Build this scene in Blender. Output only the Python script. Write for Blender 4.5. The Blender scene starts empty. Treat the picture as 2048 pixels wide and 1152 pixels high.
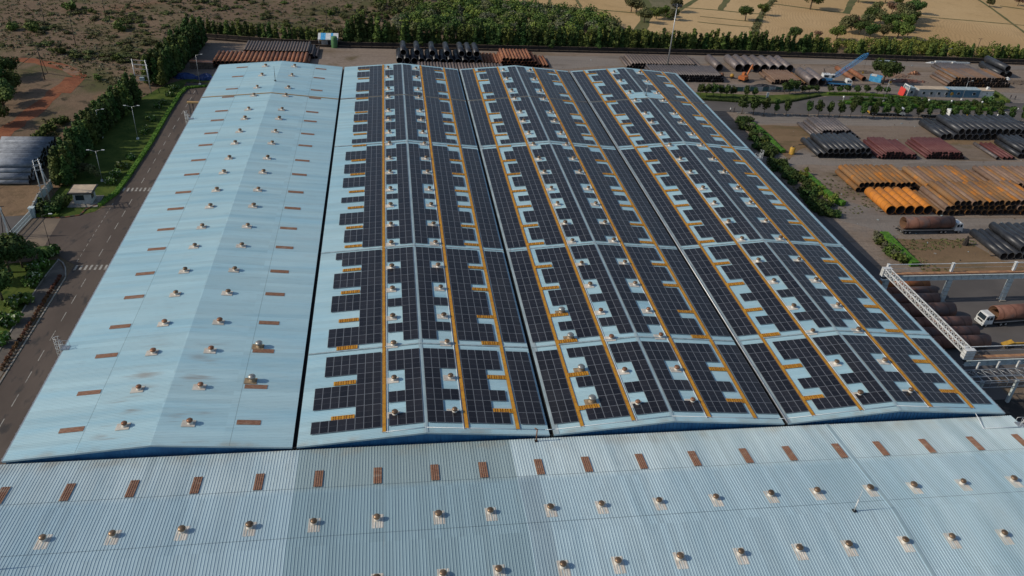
import bpy, bmesh, math, random
from mathutils import Matrix, Vector
R = math.radians
random.seed(7)
sc = bpy.context.scene

# ------------------------------------------------------------------ camera, sky, sun, exposure
CAM = Vector((50.479, -84.069, 78.591)); EUL = (1.00843163, -0.0605877330, -0.134583860); F = 1616.82334
cd = bpy.data.cameras.new('camera'); cam = bpy.data.objects.new('camera', cd); sc.collection.objects.link(cam)
cam.location = CAM; cam.rotation_euler = EUL
cd.sensor_width = 36; cd.lens = F / 2048 * 36; cd.clip_start = 1; cd.clip_end = 6000
sc.camera = cam
SUN_EL, SUN_AZ = 33.0, 268.5          # azimuth clockwise from +Y
w = bpy.data.worlds.new('World'); sc.world = w; w.use_nodes = True
nt = w.node_tree; bg = nt.nodes['Background']; sky = nt.nodes.new('ShaderNodeTexSky')
sky.sky_type = 'NISHITA'; sky.sun_disc = False; sky.sun_elevation = R(SUN_EL); sky.sun_rotation = R(SUN_AZ)
nt.links.new(sky.outputs[0], bg.inputs[0]); bg.inputs[1].default_value = 0.092
sl = bpy.data.lights.new('sun', 'SUN'); sun = bpy.data.objects.new('sun', sl); sc.collection.objects.link(sun)
sl.energy = 2.75; sl.angle = R(0.5); sl.color = (1.0, 0.91, 0.77)
sd = Vector((math.sin(R(SUN_AZ)) * math.cos(R(SUN_EL)), math.cos(R(SUN_AZ)) * math.cos(R(SUN_EL)), math.sin(R(SUN_EL))))
sun.rotation_euler = (-sd).to_track_quat('-Z', 'Y').to_euler()
sc.view_settings.view_transform = 'Standard'; sc.view_settings.look = 'None'
sc.view_settings.exposure = 0.22; sc.view_settings.gamma = 1

# ------------------------------------------------------------------ survey helpers
GZ = -13.0                                    # ground level below the eaves
MR = Matrix.Rotation(EUL[2], 3, 'Z') @ Matrix.Rotation(EUL[1], 3, 'Y') @ Matrix.Rotation(EUL[0], 3, 'X')
def G(x, y, z=GZ):                            # survey point -> world position on a level surface
    d = MR @ Vector(((x - 1024) / F, -(y - 576) / F, -1)); t = (z - CAM.z) / d.z
    return CAM + d * t
def proj(P):
    d = MR.transposed() @ (Vector(P) - CAM); return 1024 + F * d.x / -d.z, 576 - F * d.y / -d.z
def HT(P, ty):                                # height above P whose top reads at row ty
    lo, hi = 0, 60
    for _ in range(30):
        m = (lo + hi) / 2
        if proj(P + Vector((0, 0, m)))[1] > ty: lo = m
        else: hi = m
    return lo
col = sc.collection
# ------------------------------------------------------------------ node expression helper
class N:
    def __init__(s, m): s.t = m.node_tree
    def n(s, t, **k):
        o = s.t.nodes.new(t)
        for a, b in k.items(): setattr(o, a, b)
        return o
    def inp(s, sock, v):
        if hasattr(v, 'links') or isinstance(v, bpy.types.NodeSocket): s.t.links.new(v, sock)
        else: sock.default_value = v
    def m(s, op, a, b=0.0, c=0.0, clamp=False):
        o = s.n('ShaderNodeMath', operation=op, use_clamp=clamp)
        s.inp(o.inputs[0], a); s.inp(o.inputs[1], b); s.inp(o.inputs[2], c); return o.outputs[0]
    def mix(s, f, a, b):
        o = s.n('ShaderNodeMix', data_type='RGBA'); s.inp(o.inputs[0], f)
        s.inp(o.inputs[6], a); s.inp(o.inputs[7], b); return o.outputs[2]
    def noise(s, vec, scale, detail=3, rough=.55, dist=0.0):
        o = s.n('ShaderNodeTexNoise'); s.inp(o.inputs['Vector'], vec)
        o.inputs['Scale'].default_value = scale; o.inputs['Detail'].default_value = detail
        o.inputs['Roughness'].default_value = rough; o.inputs['Distortion'].default_value = dist
        return o.outputs[0]
    def ramp(s, f, lo, hi):                    # smooth step
        o = s.n('ShaderNodeMapRange', interpolation_type='SMOOTHSTEP'); s.inp(o.inputs[0], f)
        o.inputs[1].default_value = lo; o.inputs[2].default_value = hi; return o.outputs[0]
    def sep(s, v):
        o = s.n('ShaderNodeSeparateXYZ'); s.inp(o.inputs[0], v); return o.outputs
    def scale(s, v, k):
        o = s.n('ShaderNodeVectorMath', operation='MULTIPLY'); s.inp(o.inputs[0], v); o.inputs[1].default_value = k; return o.outputs[0]
def c4(c): return (c[0], c[1], c[2], 1)
def newmat(name, rough=.6, metal=0.0, spec=.4):
    m = bpy.data.materials.new(name); m.use_nodes = True
    b = m.node_tree.nodes['Principled BSDF']; b.inputs['Roughness'].default_value = rough
    b.inputs['Metallic'].default_value = metal; b.inputs['Specular IOR Level'].default_value = spec
    return m, N(m), b
def pos(n, local=False):
    if local: return n.n('ShaderNodeTexCoord').outputs['Object']
    return n.n('ShaderNodeNewGeometry').outputs['Position']
def mat(name, c1, c2=None, sc_=1.0, rough=.6, metal=0.0, local=True, stretch=(1, 1, 1), lo=.35, hi=.65, rnd=0.0, bump=0.0, c3=None, sc3=4.0, spec=.4):
    m, n, b = newmat(name, rough, metal, spec)
    v = n.scale(pos(n, local), stretch)
    oi = n.n('ShaderNodeObjectInfo').outputs['Random']
    if local:
        off = n.n('ShaderNodeVectorMath', operation='ADD'); n.inp(off.inputs[0], v)
        cx = n.n('ShaderNodeCombineXYZ'); r_ = n.m('MULTIPLY', oi, 91.0); n.inp(cx.inputs[0], r_); n.inp(cx.inputs[1], r_)
        n.inp(off.inputs[1], cx.outputs[0]); v = off.outputs[0]
    nz = n.noise(v, sc_)
    base = n.mix(n.ramp(nz, lo, hi), c4(c1), c4(c2 or c1))
    if c3: base = n.mix(n.ramp(n.noise(v, sc3, 4), .55, .7), base, c4(c3))
    if rnd:
        h = n.n('ShaderNodeHueSaturation'); n.inp(h.inputs['Color'], base)
        n.inp(h.inputs['Value'], n.m('ADD', n.m('MULTIPLY', oi, 2 * rnd), 1 - rnd)); base = h.outputs[0]
    n.inp(b.inputs['Base Color'], base)
    if bump:
        bp = n.n('ShaderNodeBump'); bp.inputs['Strength'].default_value = bump
        n.inp(bp.inputs['Height'], n.noise(v, sc_ * 5, 4)); n.inp(b.inputs['Normal'], bp.outputs[0])
    return m

# ------------------------------------------------------------------ materials
def roof_mat(name, long_axis, seed, front=False):
    m, n, b = newmat(name, .42, .0, .5)
    P = pos(n); X, Y, Z = n.sep(P)
    st = (.03, .25, .1) if not front else (.22, .04, .1)
    v = n.scale(P, st)
    ad = n.n('ShaderNodeVectorMath', operation='ADD'); n.inp(ad.inputs[0], v); ad.inputs[1].default_value = (seed, seed * 2, 0); v = ad.outputs[0]
    pale, blue, dirt = ((.395, .560, .605), (.30, .495, .58), (.37, .475, .50)) if not front else ((.485, .585, .605), (.34, .445, .485), (.36, .41, .41))
    a = n.mix(n.ramp(n.noise(v, 1.0, 4, .6), .42, .72), c4(pale), c4(blue))
    big = n.noise(P, .03, 3)
    a = n.mix(n.m('MULTIPLY', n.ramp(big, .4, .7), .6), a, c4(blue))
    a = n.mix(n.m('MULTIPLY', n.ramp(n.noise(v, 2.6, 6, .7), .5, .75), .45), a, c4(dirt))
    fine = n.noise(n.scale(P, (.5, 4, 1) if not front else (4, .5, 1)), .8, 4, .7)
    a = n.mix(n.m('MULTIPLY', n.ramp(fine, .5, .8), .28), a, c4((.17, .24, .27)))
    def band(axis, lo, hi, soft=.15):
        return n.m('MULTIPLY', n.ramp(axis, lo, lo + soft), n.m('SUBTRACT', 1.0, n.ramp(axis, hi - soft, hi)))
    if front:
        f = n.m('MULTIPLY', band(X, 37.4, 66.3), .9)
        a = n.mix(f, a, c4((.255, .335, .345)))
        f2 = n.m('MULTIPLY', n.m('SUBTRACT', 1.0, n.ramp(Y, -9.2, -7.9)), .34)
        a = n.mix(f2, a, c4((.21, .36, .46)))
        a = n.mix(n.m('MULTIPLY', band(X, 66.3, 69.2), n.m('MULTIPLY', n.m('SUBTRACT', 1.0, n.ramp(Y, -8.3, -8.1)), .5)), a, c4((.17, .23, .27)))
        for y0 in (-8.1, -16.7):
            a = n.mix(n.m('MULTIPLY', band(Y, y0 - .07, y0 + .07, .02), .55), a, c4((.06, .09, .11)))
        a = n.mix(n.m('MULTIPLY', band(X, 113.9, 114.7, .1), .4), a, c4((.3, .46, .56)))
        a = n.mix(n.m('MULTIPLY', n.ramp(Y, -3.5, -.3), n.m('MULTIPLY', n.ramp(n.noise(P, .25, 4), .45, .7), .4)), a, c4((.33, .26, .17)))
    else:
        near = n.m('SUBTRACT', 1.0, n.ramp(Y, 8, 34))
        for x0 in (14.3, 22.85):
            g = n.ramp(n.m('ABSOLUTE', n.m('SUBTRACT', X, x0 - .8)), 4.2, .4)
            # rust only around the rows where turbines stand
            a = n.mix(n.m('MULTIPLY', n.m('MULTIPLY', g, near), n.m('MULTIPLY', n.ramp(n.noise(n.scale(P, (.08, .55, 1)), 1.0, 3), .5, .72), .7)), a, c4((.22, .13, .08)))
        for x0 in (8.9, 28.3): a = n.mix(n.m('MULTIPLY', band(X, x0 - .05, x0 + .05, .02), .5), a, c4((.07, .10, .11)))
        yd = n.m('SUBTRACT', 1.0, n.ramp(Y, 0, 1.6))
        a = n.mix(n.m('MULTIPLY', yd, n.m('MULTIPLY', n.ramp(n.noise(P, .3, 4), .4, .7), .45)), a, c4((.30, .22, .13)))
    # every sheet faded a little differently, plus screw-line grime
    wn = n.n('ShaderNodeTexWhiteNoise', noise_dimensions='2D'); cb = n.n('ShaderNodeCombineXYZ')
    ax, bx_ = (X, Y) if front else (Y, X)
    n.inp(cb.inputs[0], n.m('FLOOR', n.m('DIVIDE', ax, .96))); n.inp(cb.inputs[1], n.m('FLOOR', n.m('DIVIDE', bx_, 9.1))); n.inp(wn.inputs['Vector'], cb.outputs[0])
    hs = n.n('ShaderNodeHueSaturation'); n.inp(hs.inputs['Color'], a); n.inp(hs.inputs['Value'], n.m('ADD', n.m('MULTIPLY', wn.outputs[0], .13), .935)); a = hs.outputs[0]
    streak = n.noise(n.scale(P, (3.2, .12, 1) if front else (.12, 3.2, 1)), 1.0, 3, .6)
    a = n.mix(n.m('MULTIPLY', n.ramp(streak, .62, .78), .20), a, c4((.30, .26, .20)))
    n.inp(b.inputs['Base Color'], a)
    n.inp(b.inputs['Roughness'], n.m('ADD', n.m('MULTIPLY', n.noise(v, 3, 4), .3), .33))
    return m
M = {}
M['roof'] = roof_mat('shed_roof_paint', 'y', 3.0)
M['roof_front'] = roof_mat('front_roof_paint', 'x', 9.0, True)
M['ridge'] = mat('ridge_cap', (.33, .43, .46), (.27, .37, .41), .3, .4, local=False)
M['gable'] = mat('gable_blue', (.025, .12, .27), (.035, .16, .33), .5, .5, local=False)
M['wall'] = mat('shed_wall', (.22, .36, .44), (.28, .42, .48), .2, .6, local=False)
M['gutter'] = mat('gutter_dark', (.02, .022, .025), (.04, .035, .03), .6, .8, local=False)
M['cap'] = mat('valley_cap', (.34, .41, .43), (.24, .30, .32), 1.2, .45, local=False, stretch=(1, .3, 1))
M['skylight'] = mat('skylight_brown', (.20, .095, .055), (.27, .15, .095), 2.2, .6, local=False, stretch=(1, 3, 1), c3=(.30, .21, .15), sc3=.45)
M['frame'] = mat('panel_frame', (.25, .26, .275), rough=.4, metal=.3)
M['orange'] = mat('orange_grating', (.52, .255, .020), (.42, .19, .016), 1.3, .6, local=False, rnd=.06, c3=(.30, .12, .015), sc3=3)
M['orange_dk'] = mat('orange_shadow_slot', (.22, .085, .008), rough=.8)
M['vent'] = mat('vent_bronze', (.17, .11, .07), (.24, .165, .105), 2.0, .42, .65, rnd=.22)
M['vent_rust'] = mat('vent_rust', (.20, .085, .045), (.28, .15, .09), 2.5, .5, .5, rnd=.2)
M['vent_silver'] = mat('vent_silver', (.40, .39, .36), (.28, .27, .24), 2.0, .42, .7)
M['flash'] = mat('vent_base_sheet', (.62, .59, .53), (.52, .48, .42), 1.5, .6, rnd=.12)
M['flash_rust'] = mat('vent_base_rusty', (.36, .27, .17), (.24, .17, .10), 1.5, .7)
M['white'] = mat('white_paint', (.66, .67, .66), (.5, .51, .5), .9, .5)
M['whitepipe'] = mat('white_conduit', (.62, .66, .68), rough=.4)
M['steel'] = mat('galvanised', (.42, .44, .45), (.33, .34, .35), 2, .4, .5)
M['dark'] = mat('dark_metal', (.02, .02, .022), rough=.6)
M['rubber'] = mat('rubber', (.015, .015, .016), rough=.9)
M['glass'] = mat('window_glass', (.02, .03, .04), rough=.1, spec=.6)
M['asphalt'] = mat('asphalt', (.080, .062, .053), (.108, .084, .071), .15, .95, local=False, c3=(.052, .046, .044), sc3=.6, spec=.2, stretch=(1, .35, 1))
M['asphalt2'] = mat('asphalt_right', (.085, .078, .075), (.115, .104, .098), .08, .95, local=False, spec=.2)
M['asphalt_shade'] = mat('asphalt_painted_shade', (.035, .032, .030), (.055, .048, .044), .2, .9, local=False, c3=(.10, .085, .07), sc3=.3, spec=.2)  # asphalt darkened to paint in the shade below the walkway
M['apron'] = mat('concrete_apron', (.20, .155, .115), (.15, .118, .092), .2, .95, local=False, spec=.2)
M['path'] = mat('footpath', (.10, .088, .078), (.15, .13, .11), .5, .95, local=False, spec=.2)
M['paint'] = mat('road_paint', (.34, .32, .29), (.17, .155, .14), 1.6, .9, local=False, spec=.2, lo=.45, hi=.7)
M['kerb'] = mat('kerb_stone', (.30, .28, .25), (.20, .18, .16), 1, .9, local=False)
M['lawn'] = mat('lawn', (.050, .078, .016), (.085, .112, .024), .25, .95, local=False, c3=(.030, .060, .012), sc3=.9, spec=.1, bump=.4)
M['bund'] = mat('field_bund', (.13, .12, .055), (.09, .10, .04), .1, .95, local=False, spec=.1)
M['stubble'] = mat('loose_rubble', (.16, .12, .085), (.08, .06, .05), 2, .95, local=False)
def ground_mat(name, cols, s1, stretch=(1, 1, 1), bump=.5, patch=None, fine=3.0, streak=False):
    m, n, b = newmat(name, .97, 0, .1); P = pos(n); v = n.scale(P, stretch)
    a = n.mix(n.ramp(n.noise(v, s1, 5, .6, .3), .38, .62), c4(cols[0]), c4(cols[1]))
    a = n.mix(n.m('MULTIPLY', n.ramp(n.noise(v, s1 * 3.7, 5, .65), .5, .68), .75), a, c4(cols[2]))
    if patch:
        for (c_, s_, lo, hi) in patch: a = n.mix(n.ramp(n.noise(P, s_, 6, .65, .4), lo, hi), a, c4(c_))
    a = n.mix(n.m('MULTIPLY', n.ramp(n.noise(P, fine, 3, .7), .35, .75), .35), a, c4([k * .55 for k in cols[0]]))
    if streak: a = n.mix(n.m('MULTIPLY', n.ramp(n.noise(n.scale(P, (.035, .9, 1)), 1.0, 5, .7, .6), .52, .66), .45), a, c4([k * .58 for k in cols[0]]))
    n.inp(b.inputs['Base Color'], a)
    bp = n.n('ShaderNodeBump'); bp.inputs['Strength'].default_value = bump; bp.inputs['Distance'].default_value = .4
    n.inp(bp.inputs['Height'], n.noise(P, .8, 5, .7)); n.inp(b.inputs['Normal'], bp.outputs[0])
    return m
M['scrub'] = ground_mat('scrubland_soil', [(.155, .108, .072), (.190, .132, .088), (.110, .090, .055)], .02, patch=[((.085, .085, .036), .035, .47, .66), ((.17, .085, .045), .014, .58, .72), ((.045, .040, .026), .16, .57, .70)], fine=.8)
M['track'] = ground_mat('red_track', [(.22, .080, .042), (.26, .105, .055), (.15, .062, .038)], .12, fine=.8)
M['trackpale'] = ground_mat('pale_track', [(.26, .18, .13), (.22, .11, .06), (.2, .15, .12)], .1)
M['dirt'] = ground_mat('orange_dirt', [(.21, .14, .085), (.18, .12, .075), (.11, .08, .045)], .12, fine=.8)
M['yard'] = ground_mat('yard_ground', [(.200, .155, .120), (.250, .200, .162), (.155, .113, .074)], .035, stretch=(.22, 1.0, 1), patch=[((.115, .090, .048), .05, .60, .74), ((.20, .172, .15), .022, .56, .68)], fine=.9, streak=True)
M['tracks_grey'] = ground_mat('yard_drive', [(.20, .175, .155), (.235, .205, .18), (.16, .135, .115)], .05, stretch=(.2, 1, 1), streak=True)
M['yardsoil'] = ground_mat('yard_soil', [(.215, .145, .085), (.175, .118, .07), (.11, .088, .045)], .08, stretch=(.3, 1, 1))
def field_mat(name, base, ang, sc_, dist):
    m, n, b = newmat(name, .97, 0, .1); P = pos(n)
    mp = n.n('ShaderNodeMapping'); n.inp(mp.inputs[0], P); mp.inputs['Rotation'].default_value = (0, 0, R(ang))
    wv = n.n('ShaderNodeTexWave', wave_type='BANDS', bands_direction='X'); n.inp(wv.inputs[0], mp.outputs[0])
    wv.inputs['Scale'].default_value = sc_; wv.inputs['Distortion'].default_value = dist; wv.inputs['Detail'].default_value = 2; wv.inputs['Detail Scale'].default_value = .15
    a = n.mix(n.ramp(n.noise(P, .012, 4), .35, .65), c4(base), c4([base[0] * .86, base[1] * .82, base[2] * .75]))
    a = n.mix(n.m('MULTIPLY', n.ramp(wv.outputs[1], .45, .85), .30), a, c4((base[0] * .5, base[1] * .5, base[2] * .45)))
    a = n.mix(n.m('MULTIPLY', n.ramp(n.noise(P, .09, 6, .7), .5, .7), .35), a, c4((.24, .17, .085)))
    a = n.mix(n.m('MULTIPLY', n.ramp(n.noise(P, .9, 3, .7), .4, .8), .35), a, c4((base[0] * .55, base[1] * .5, base[2] * .45)))
    n.inp(b.inputs['Base Color'], a); return m
M['field'] = field_mat('harvested_field', (.50, .35, .185), 62, .26, 14)
M['field2'] = field_mat('harvested_field_curved', (.48, .33, .175), 20, .22, 34)
M['fallow'] = ground_mat('fallow_patch', [(.13, .12, .07), (.17, .15, .09), (.09, .10, .045)], .05)
# leaves
def leaf(name, a, b_, s=.55, rnd=.28, third=None):
    m, n, b = newmat(name, .75, 0, .2); v = pos(n, True)
    oi = n.n('ShaderNodeObjectInfo').outputs['Random']
    c = n.mix(n.ramp(n.noise(v, s, 2), .4, .62), c4(a), c4(b_))
    if third: c = n.mix(n.ramp(n.noise(v, s * 3.1, 1), .60, .66), c, c4(third))
    h = n.n('ShaderNodeHueSaturation'); n.inp(h.inputs['Color'], c)
    n.inp(h.inputs['Value'], n.m('ADD', n.m('MULTIPLY', oi, 2 * rnd), 1 - rnd)); n.inp(h.inputs['Hue'], n.m('ADD', n.m('MULTIPLY', oi, .05), .47))
    n.inp(b.inputs['Base Color'], h.outputs[0]); return m
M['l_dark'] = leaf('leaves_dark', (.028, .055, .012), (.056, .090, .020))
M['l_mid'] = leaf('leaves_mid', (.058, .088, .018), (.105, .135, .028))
M['l_light'] = leaf('leaves_light', (.105, .135, .024), (.165, .190, .036))
M['l_olive'] = leaf('leaves_olive', (.072, .078, .030), (.115, .115, .045))
M['l_bush'] = leaf('leaves_scrub', (.070, .085, .028), (.120, .132, .042), .5, .3)
M['l_trim'] = leaf('leaves_trimmed', (.050, .120, .012), (.085, .170, .018), 1.2)
M['l_grey'] = leaf('leaves_greygreen', (.085, .090, .055), (.12, .12, .07))
M['l_brown'] = leaf('leaves_brown', (.12, .07, .045), (.16, .10, .06))
M['l_flower'] = leaf('leaves_flowering', (.040, .090, .014), (.080, .140, .022), .9, .12, (.40, .42, .30))
M['bark'] = mat('bark', (.09, .065, .045), (.13, .10, .07), 2, .9)
# pipes
def pipemat(name, a, b_, ring=None, rough=.5, c3=None, metal=.2):
    m, n, b = newmat(name, rough, metal, .4); v = pos(n, True)
    oi = n.n('ShaderNodeObjectInfo').outputs['Random']
    off = n.n('ShaderNodeVectorMath', operation='ADD'); n.inp(off.inputs[0], v)
    cx = n.n('ShaderNodeCombineXYZ'); n.inp(cx.inputs[0], n.m('MULTIPLY', oi, 60.0)); n.inp(off.inputs[1], cx.outputs[0])
    c = n.mix(n.ramp(n.noise(off.outputs[0], .6, 5, .65), .36, .64), c4(a), c4(b_))
    if c3: c = n.mix(n.ramp(n.noise(off.outputs[0], .25, 3), .52, .66), c, c4(c3))
    if ring:
        y = n.sep(v); k = n.m('FRACT', n.m('ADD', n.m('DIVIDE', y[1], ring), n.m('MULTIPLY', n.m('ARCTAN2', y[2], y[0]), .159)))
        c = n.mix(n.m('MULTIPLY', n.ramp(k, .86, .93), .6), c, c4([q * .45 for q in a]))
    h = n.n('ShaderNodeHueSaturation'); n.inp(h.inputs['Color'], c); n.inp(h.inputs['Value'], n.m('ADD', n.m('MULTIPLY', oi, .4), .8))
    n.inp(b.inputs['Base Color'], h.outputs[0]); return m
M['p_black'] = pipemat('pipe_black_coating', (.028, .030, .036), (.045, .048, .055), rough=.42)
M['p_steel'] = pipemat('pipe_grey_mill', (.105, .095, .098), (.15, .125, .12), ring=1.5, rough=.5)
M['p_greybrown'] = pipemat('pipe_grey_brown', (.13, .105, .095), (.17, .135, .12), rough=.6)
M['p_rust'] = pipemat('pipe_rust', (.21, .075, .035), (.27, .12, .06), rough=.75, metal=0, c3=(.16, .06, .035))
M['p_giant'] = pipemat('pipe_giant_grey', (.13, .115, .115), (.17, .135, .125), ring=2.2, rough=.5)
M['p_maroon'] = pipemat('pipe_maroon', (.115, .035, .035), (.145, .055, .052), rough=.6)
M['p_ochre'] = pipemat('pipe_ochre', (.235, .11, .035), (.20, .115, .055), rough=.85, metal=0, c3=(.36, .135, .02))
M['p_orange'] = pipemat('pipe_orange', (.52, .18, .018), (.44, .16, .03), ring=2.0, rough=.8, metal=0)
M['p_brown'] = pipemat('pipe_brown', (.17, .10, .065), (.20, .13, .09), rough=.7, metal=0)
M['p_oldrust'] = pipemat('pipe_old_rust', (.15, .065, .045), (.21, .10, .07), ring=3, rough=.7, metal=0, c3=(.11, .075, .07))
M['p_inner'] = mat('pipe_inside', (.03, .022, .018), rough=.9)
M['blue_eq'] = mat('blue_machine_paint', (.05, .22, .45), (.08, .28, .5), .6, .5)
M['orange_eq'] = mat('orange_machine_paint', (.42, .13, .03), (.34, .10, .03), .8, .5)
M['yellow'] = mat('yellow_paint', (.48, .28, .03), (.36, .20, .03), 1, .5)
M['cream'] = mat('cream_slab', (.52, .41, .29), (.42, .33, .24), .8, .8)
M['boothwall'] = mat('booth_wall', (.42, .43, .43), (.34, .35, .35), 1, .7)
M['green'] = mat('green_tank', (.08, .20, .07), (.06, .15, .06), 1, .5)
M['red'] = mat('red_panel', (.55, .05, .04), rough=.5)
M['bluewall'] = mat('blue_cabin', (.08, .17, .25), (.1, .2, .28), .5, .6)
M['stone'] = mat('boundary_wall', (.024, .020, .018), (.04, .033, .028), .5, .9, local=False)
M['coal'] = mat('coal_heap', (.025, .026, .03), (.05, .05, .055), 1.5, .9)
M['wood'] = mat('pole_wood', (.06, .048, .04), rough=.9)
M['gate'] = mat('gate_paint', (.50, .56, .56), (.42, .48, .48), 1, .5)
M['skin'] = mat('skin', (.25, .14, .09)); M['shirt'] = mat('shirt_white', (.6, .6, .58)); M['shirt2'] = mat('shirt_dark', (.05, .045, .05))
M['trouser'] = mat('trousers', (.03, .03, .04))
M['tarp'] = mat('blue_tarp', (.05, .28, .55), (.1, .4, .65), 1.5, .5)
M['tarp_dk'] = mat('dark_blue_tarp', (.012, .035, .12), (.02, .05, .16), 1.5, .6)
M['glassgreen'] = mat('green_net', (.04, .14, .10), (.06, .11, .12), .4, .8)
def panel_mat():
    m, n, b = newmat('solar_cells', .3, 0, .35); v = pos(n, True); X, Y, Z = n.sep(v)
    oi = n.n('ShaderNodeObjectInfo').outputs['Random']
    fx = n.m('FRACT', n.m('DIVIDE', X, .2)); fy = n.m('FRACT', n.m('DIVIDE', Y, .2))
    g = n.m('MAXIMUM', n.ramp(n.m('ABSOLUTE', n.m('SUBTRACT', fx, .5)), .43, .49), n.m('MULTIPLY', n.ramp(n.m('ABSOLUTE', n.m('SUBTRACT', fy, .5)), .44, .49), .4))
    c = n.mix(n.ramp(n.noise(v, .35, 3), .35, .65), c4((.012, .012, .016)), c4((.017, .016, .019)))
    c = n.mix(n.m('MULTIPLY', n.ramp(n.noise(n.scale(pos(n), (.5, .06, 1)), .5, 5, .65), .5, .75), .30), c, c4((.05, .048, .046)))
    c = n.mix(n.m('MULTIPLY', g, .25), c, c4((.06, .065, .085)))
    h = n.n('ShaderNodeHueSaturation'); n.inp(h.inputs['Color'], c); n.inp(h.inputs['Value'], n.m('ADD', n.m('MULTIPLY', oi, .5), .75))
    n.inp(b.inputs['Base Color'], h.outputs[0]); n.inp(b.inputs['Roughness'], n.m('ADD', n.m('MULTIPLY', oi, .12), .27)); return m
M['cells'] = panel_mat()

# ------------------------------------------------------------------ mesh helpers
class MB:
    def __init__(s): s.v = []; s.f = []; s.m = []; s.mats = []; s.sm = []
    def mi(s, k):
        if k not in s.mats: s.mats.append(k)
        return s.mats.index(k)
    def quad(s, pts, k, sm=False):
        i = len(s.v); s.v += [tuple(p) for p in pts]; s.f.append(tuple(range(i, i + len(pts)))); s.m.append(s.mi(k)); s.sm.append(sm)
    def box(s, c, d, k, rz=0.0, ry=0.0, M3=None, top=(1, 1)):
        hx, hy, hz = d[0] / 2, d[1] / 2, d[2] / 2
        T = M3 or (Matrix.Rotation(rz, 3, 'Z') @ Matrix.Rotation(ry, 3, 'Y'))
        P = []
        for z, tx, ty in ((-hz, 1, 1), (hz, top[0], top[1])):
            for x, y in ((-hx, -hy), (hx, -hy), (hx, hy), (-hx, hy)): P.append(Vector(c) + T @ Vector((x * tx, y * ty, z)))
        i = len(s.v); s.v += [tuple(p) for p in P]; q = s.mi(k)
        for f in ((3, 2, 1, 0), (4, 5, 6, 7), (0, 1, 5, 4), (1, 2, 6, 5), (2, 3, 7, 6), (3, 0, 4, 7)):
            s.f.append(tuple(i + a for a in f)); s.m.append(q); s.sm.append(False)
    def tube(s, a, b, r, k, seg=8, r2=None, caps=True, kin=None, thick=0, rim=None):
        a, b = Vector(a), Vector(b); r2 = r if r2 is None else r2
        d = (b - a).normalized(); u = d.orthogonal().normalized(); w_ = d.cross(u)
        i = len(s.v)
        for p, rr in ((a, r), (b, r2)):
            for j in range(seg):
                t = 2 * math.pi * j / seg; s.v.append(tuple(p + u * math.cos(t) * rr + w_ * math.sin(t) * rr))
        q = s.mi(k)
        for j in range(seg):
            s.f.append((i + j, i + (j + 1) % seg, i + seg + (j + 1) % seg, i + seg + j)); s.m.append(q); s.sm.append(True)
        if thick:
            i2 = len(s.v); qi = s.mi(kin or k); qr = s.mi(rim or k)
            for p, rr in ((a, r - thick), (b, r2 - thick)):
                for j in range(seg):
                    t = 2 * math.pi * j / seg; s.v.append(tuple(p + u * math.cos(t) * rr + w_ * math.sin(t) * rr))
            for j in range(seg):
                j2 = (j + 1) % seg
                s.f.append((i2 + j2, i2 + j, i2 + seg + j, i2 + seg + j2)); s.m.append(qi); s.sm.append(True)
                s.f.append((i + j2, i + j, i2 + j, i2 + j2)); s.m.append(qr); s.sm.append(False)
                s.f.append((i + seg + j, i + seg + j2, i2 + seg + j2, i2 + seg + j)); s.m.append(q); s.sm.append(False)
        elif caps:
            s.f.append(tuple(i + j for j in reversed(range(seg)))); s.m.append(q); s.sm.append(False)
            s.f.append(tuple(i + seg + j for j in range(seg))); s.m.append(q); s.sm.append(False)
    def lathe(s, prof, c, k, seg=16, fin=0.0, sm=True):
        i = len(s.v); q = s.mi(k)
        for (r, z) in prof:
            for j in range(seg):
                t = 2 * math.pi * j / seg; rr = r * (1 - fin * (j % 2)); s.v.append((c[0] + rr * math.cos(t), c[1] + rr * math.sin(t), c[2] + z))
        for a in range(len(prof) - 1):
            for j in range(seg):
                j2 = (j + 1) % seg; s.f.append((i + a * seg + j, i + a * seg + j2, i + (a + 1) * seg + j2, i + (a + 1) * seg + j)); s.m.append(q); s.sm.append(sm)
        a = len(prof) - 1; s.f.append(tuple(i + a * seg + j for j in range(seg))); s.m.append(q); s.sm.append(sm)
    def mesh(s, name):
        me = bpy.data.meshes.new(name); me.from_pydata(s.v, [], s.f)
        for k in s.mats: me.materials.append(M[k])
        me.polygons.foreach_set('material_index', s.m); me.polygons.foreach_set('use_smooth', s.sm); me.update(); return me
    def build(s, name, parent=None, loc=None, rot=None): return obj(name, s.mesh(name), parent, loc, rot)
def obj(name, me, parent=None, loc=None, rot=None):
    o = bpy.data.objects.new(name, me); col.objects.link(o)
    if parent: o.parent = parent
    if loc is not None: o.location = loc
    if rot is not None: o.rotation_euler = rot
    return o
def tag(o, label=None, cat=None, group=None, kind=None):
    if label: o['label'] = label
    if cat: o['category'] = cat
    if group: o['group'] = group
    if kind: o['kind'] = kind
    return o
def thing(name, label, cat, loc=(0, 0, 0), rz=0, group=None):
    o = bpy.data.objects.new(name, None); col.objects.link(o); o.location = loc; o.rotation_euler = (0, 0, rz)
    o.empty_display_size = .5; return tag(o, label, cat, group)
ORD = ['first', 'second', 'third', 'fourth', 'fifth', 'sixth', 'seventh', 'eighth', 'ninth', 'tenth', 'eleventh', 'twelfth', 'thirteenth', 'fourteenth', 'fifteenth', 'sixteenth', 'seventeenth', 'eighteenth', 'nineteenth', 'twentieth']
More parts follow.
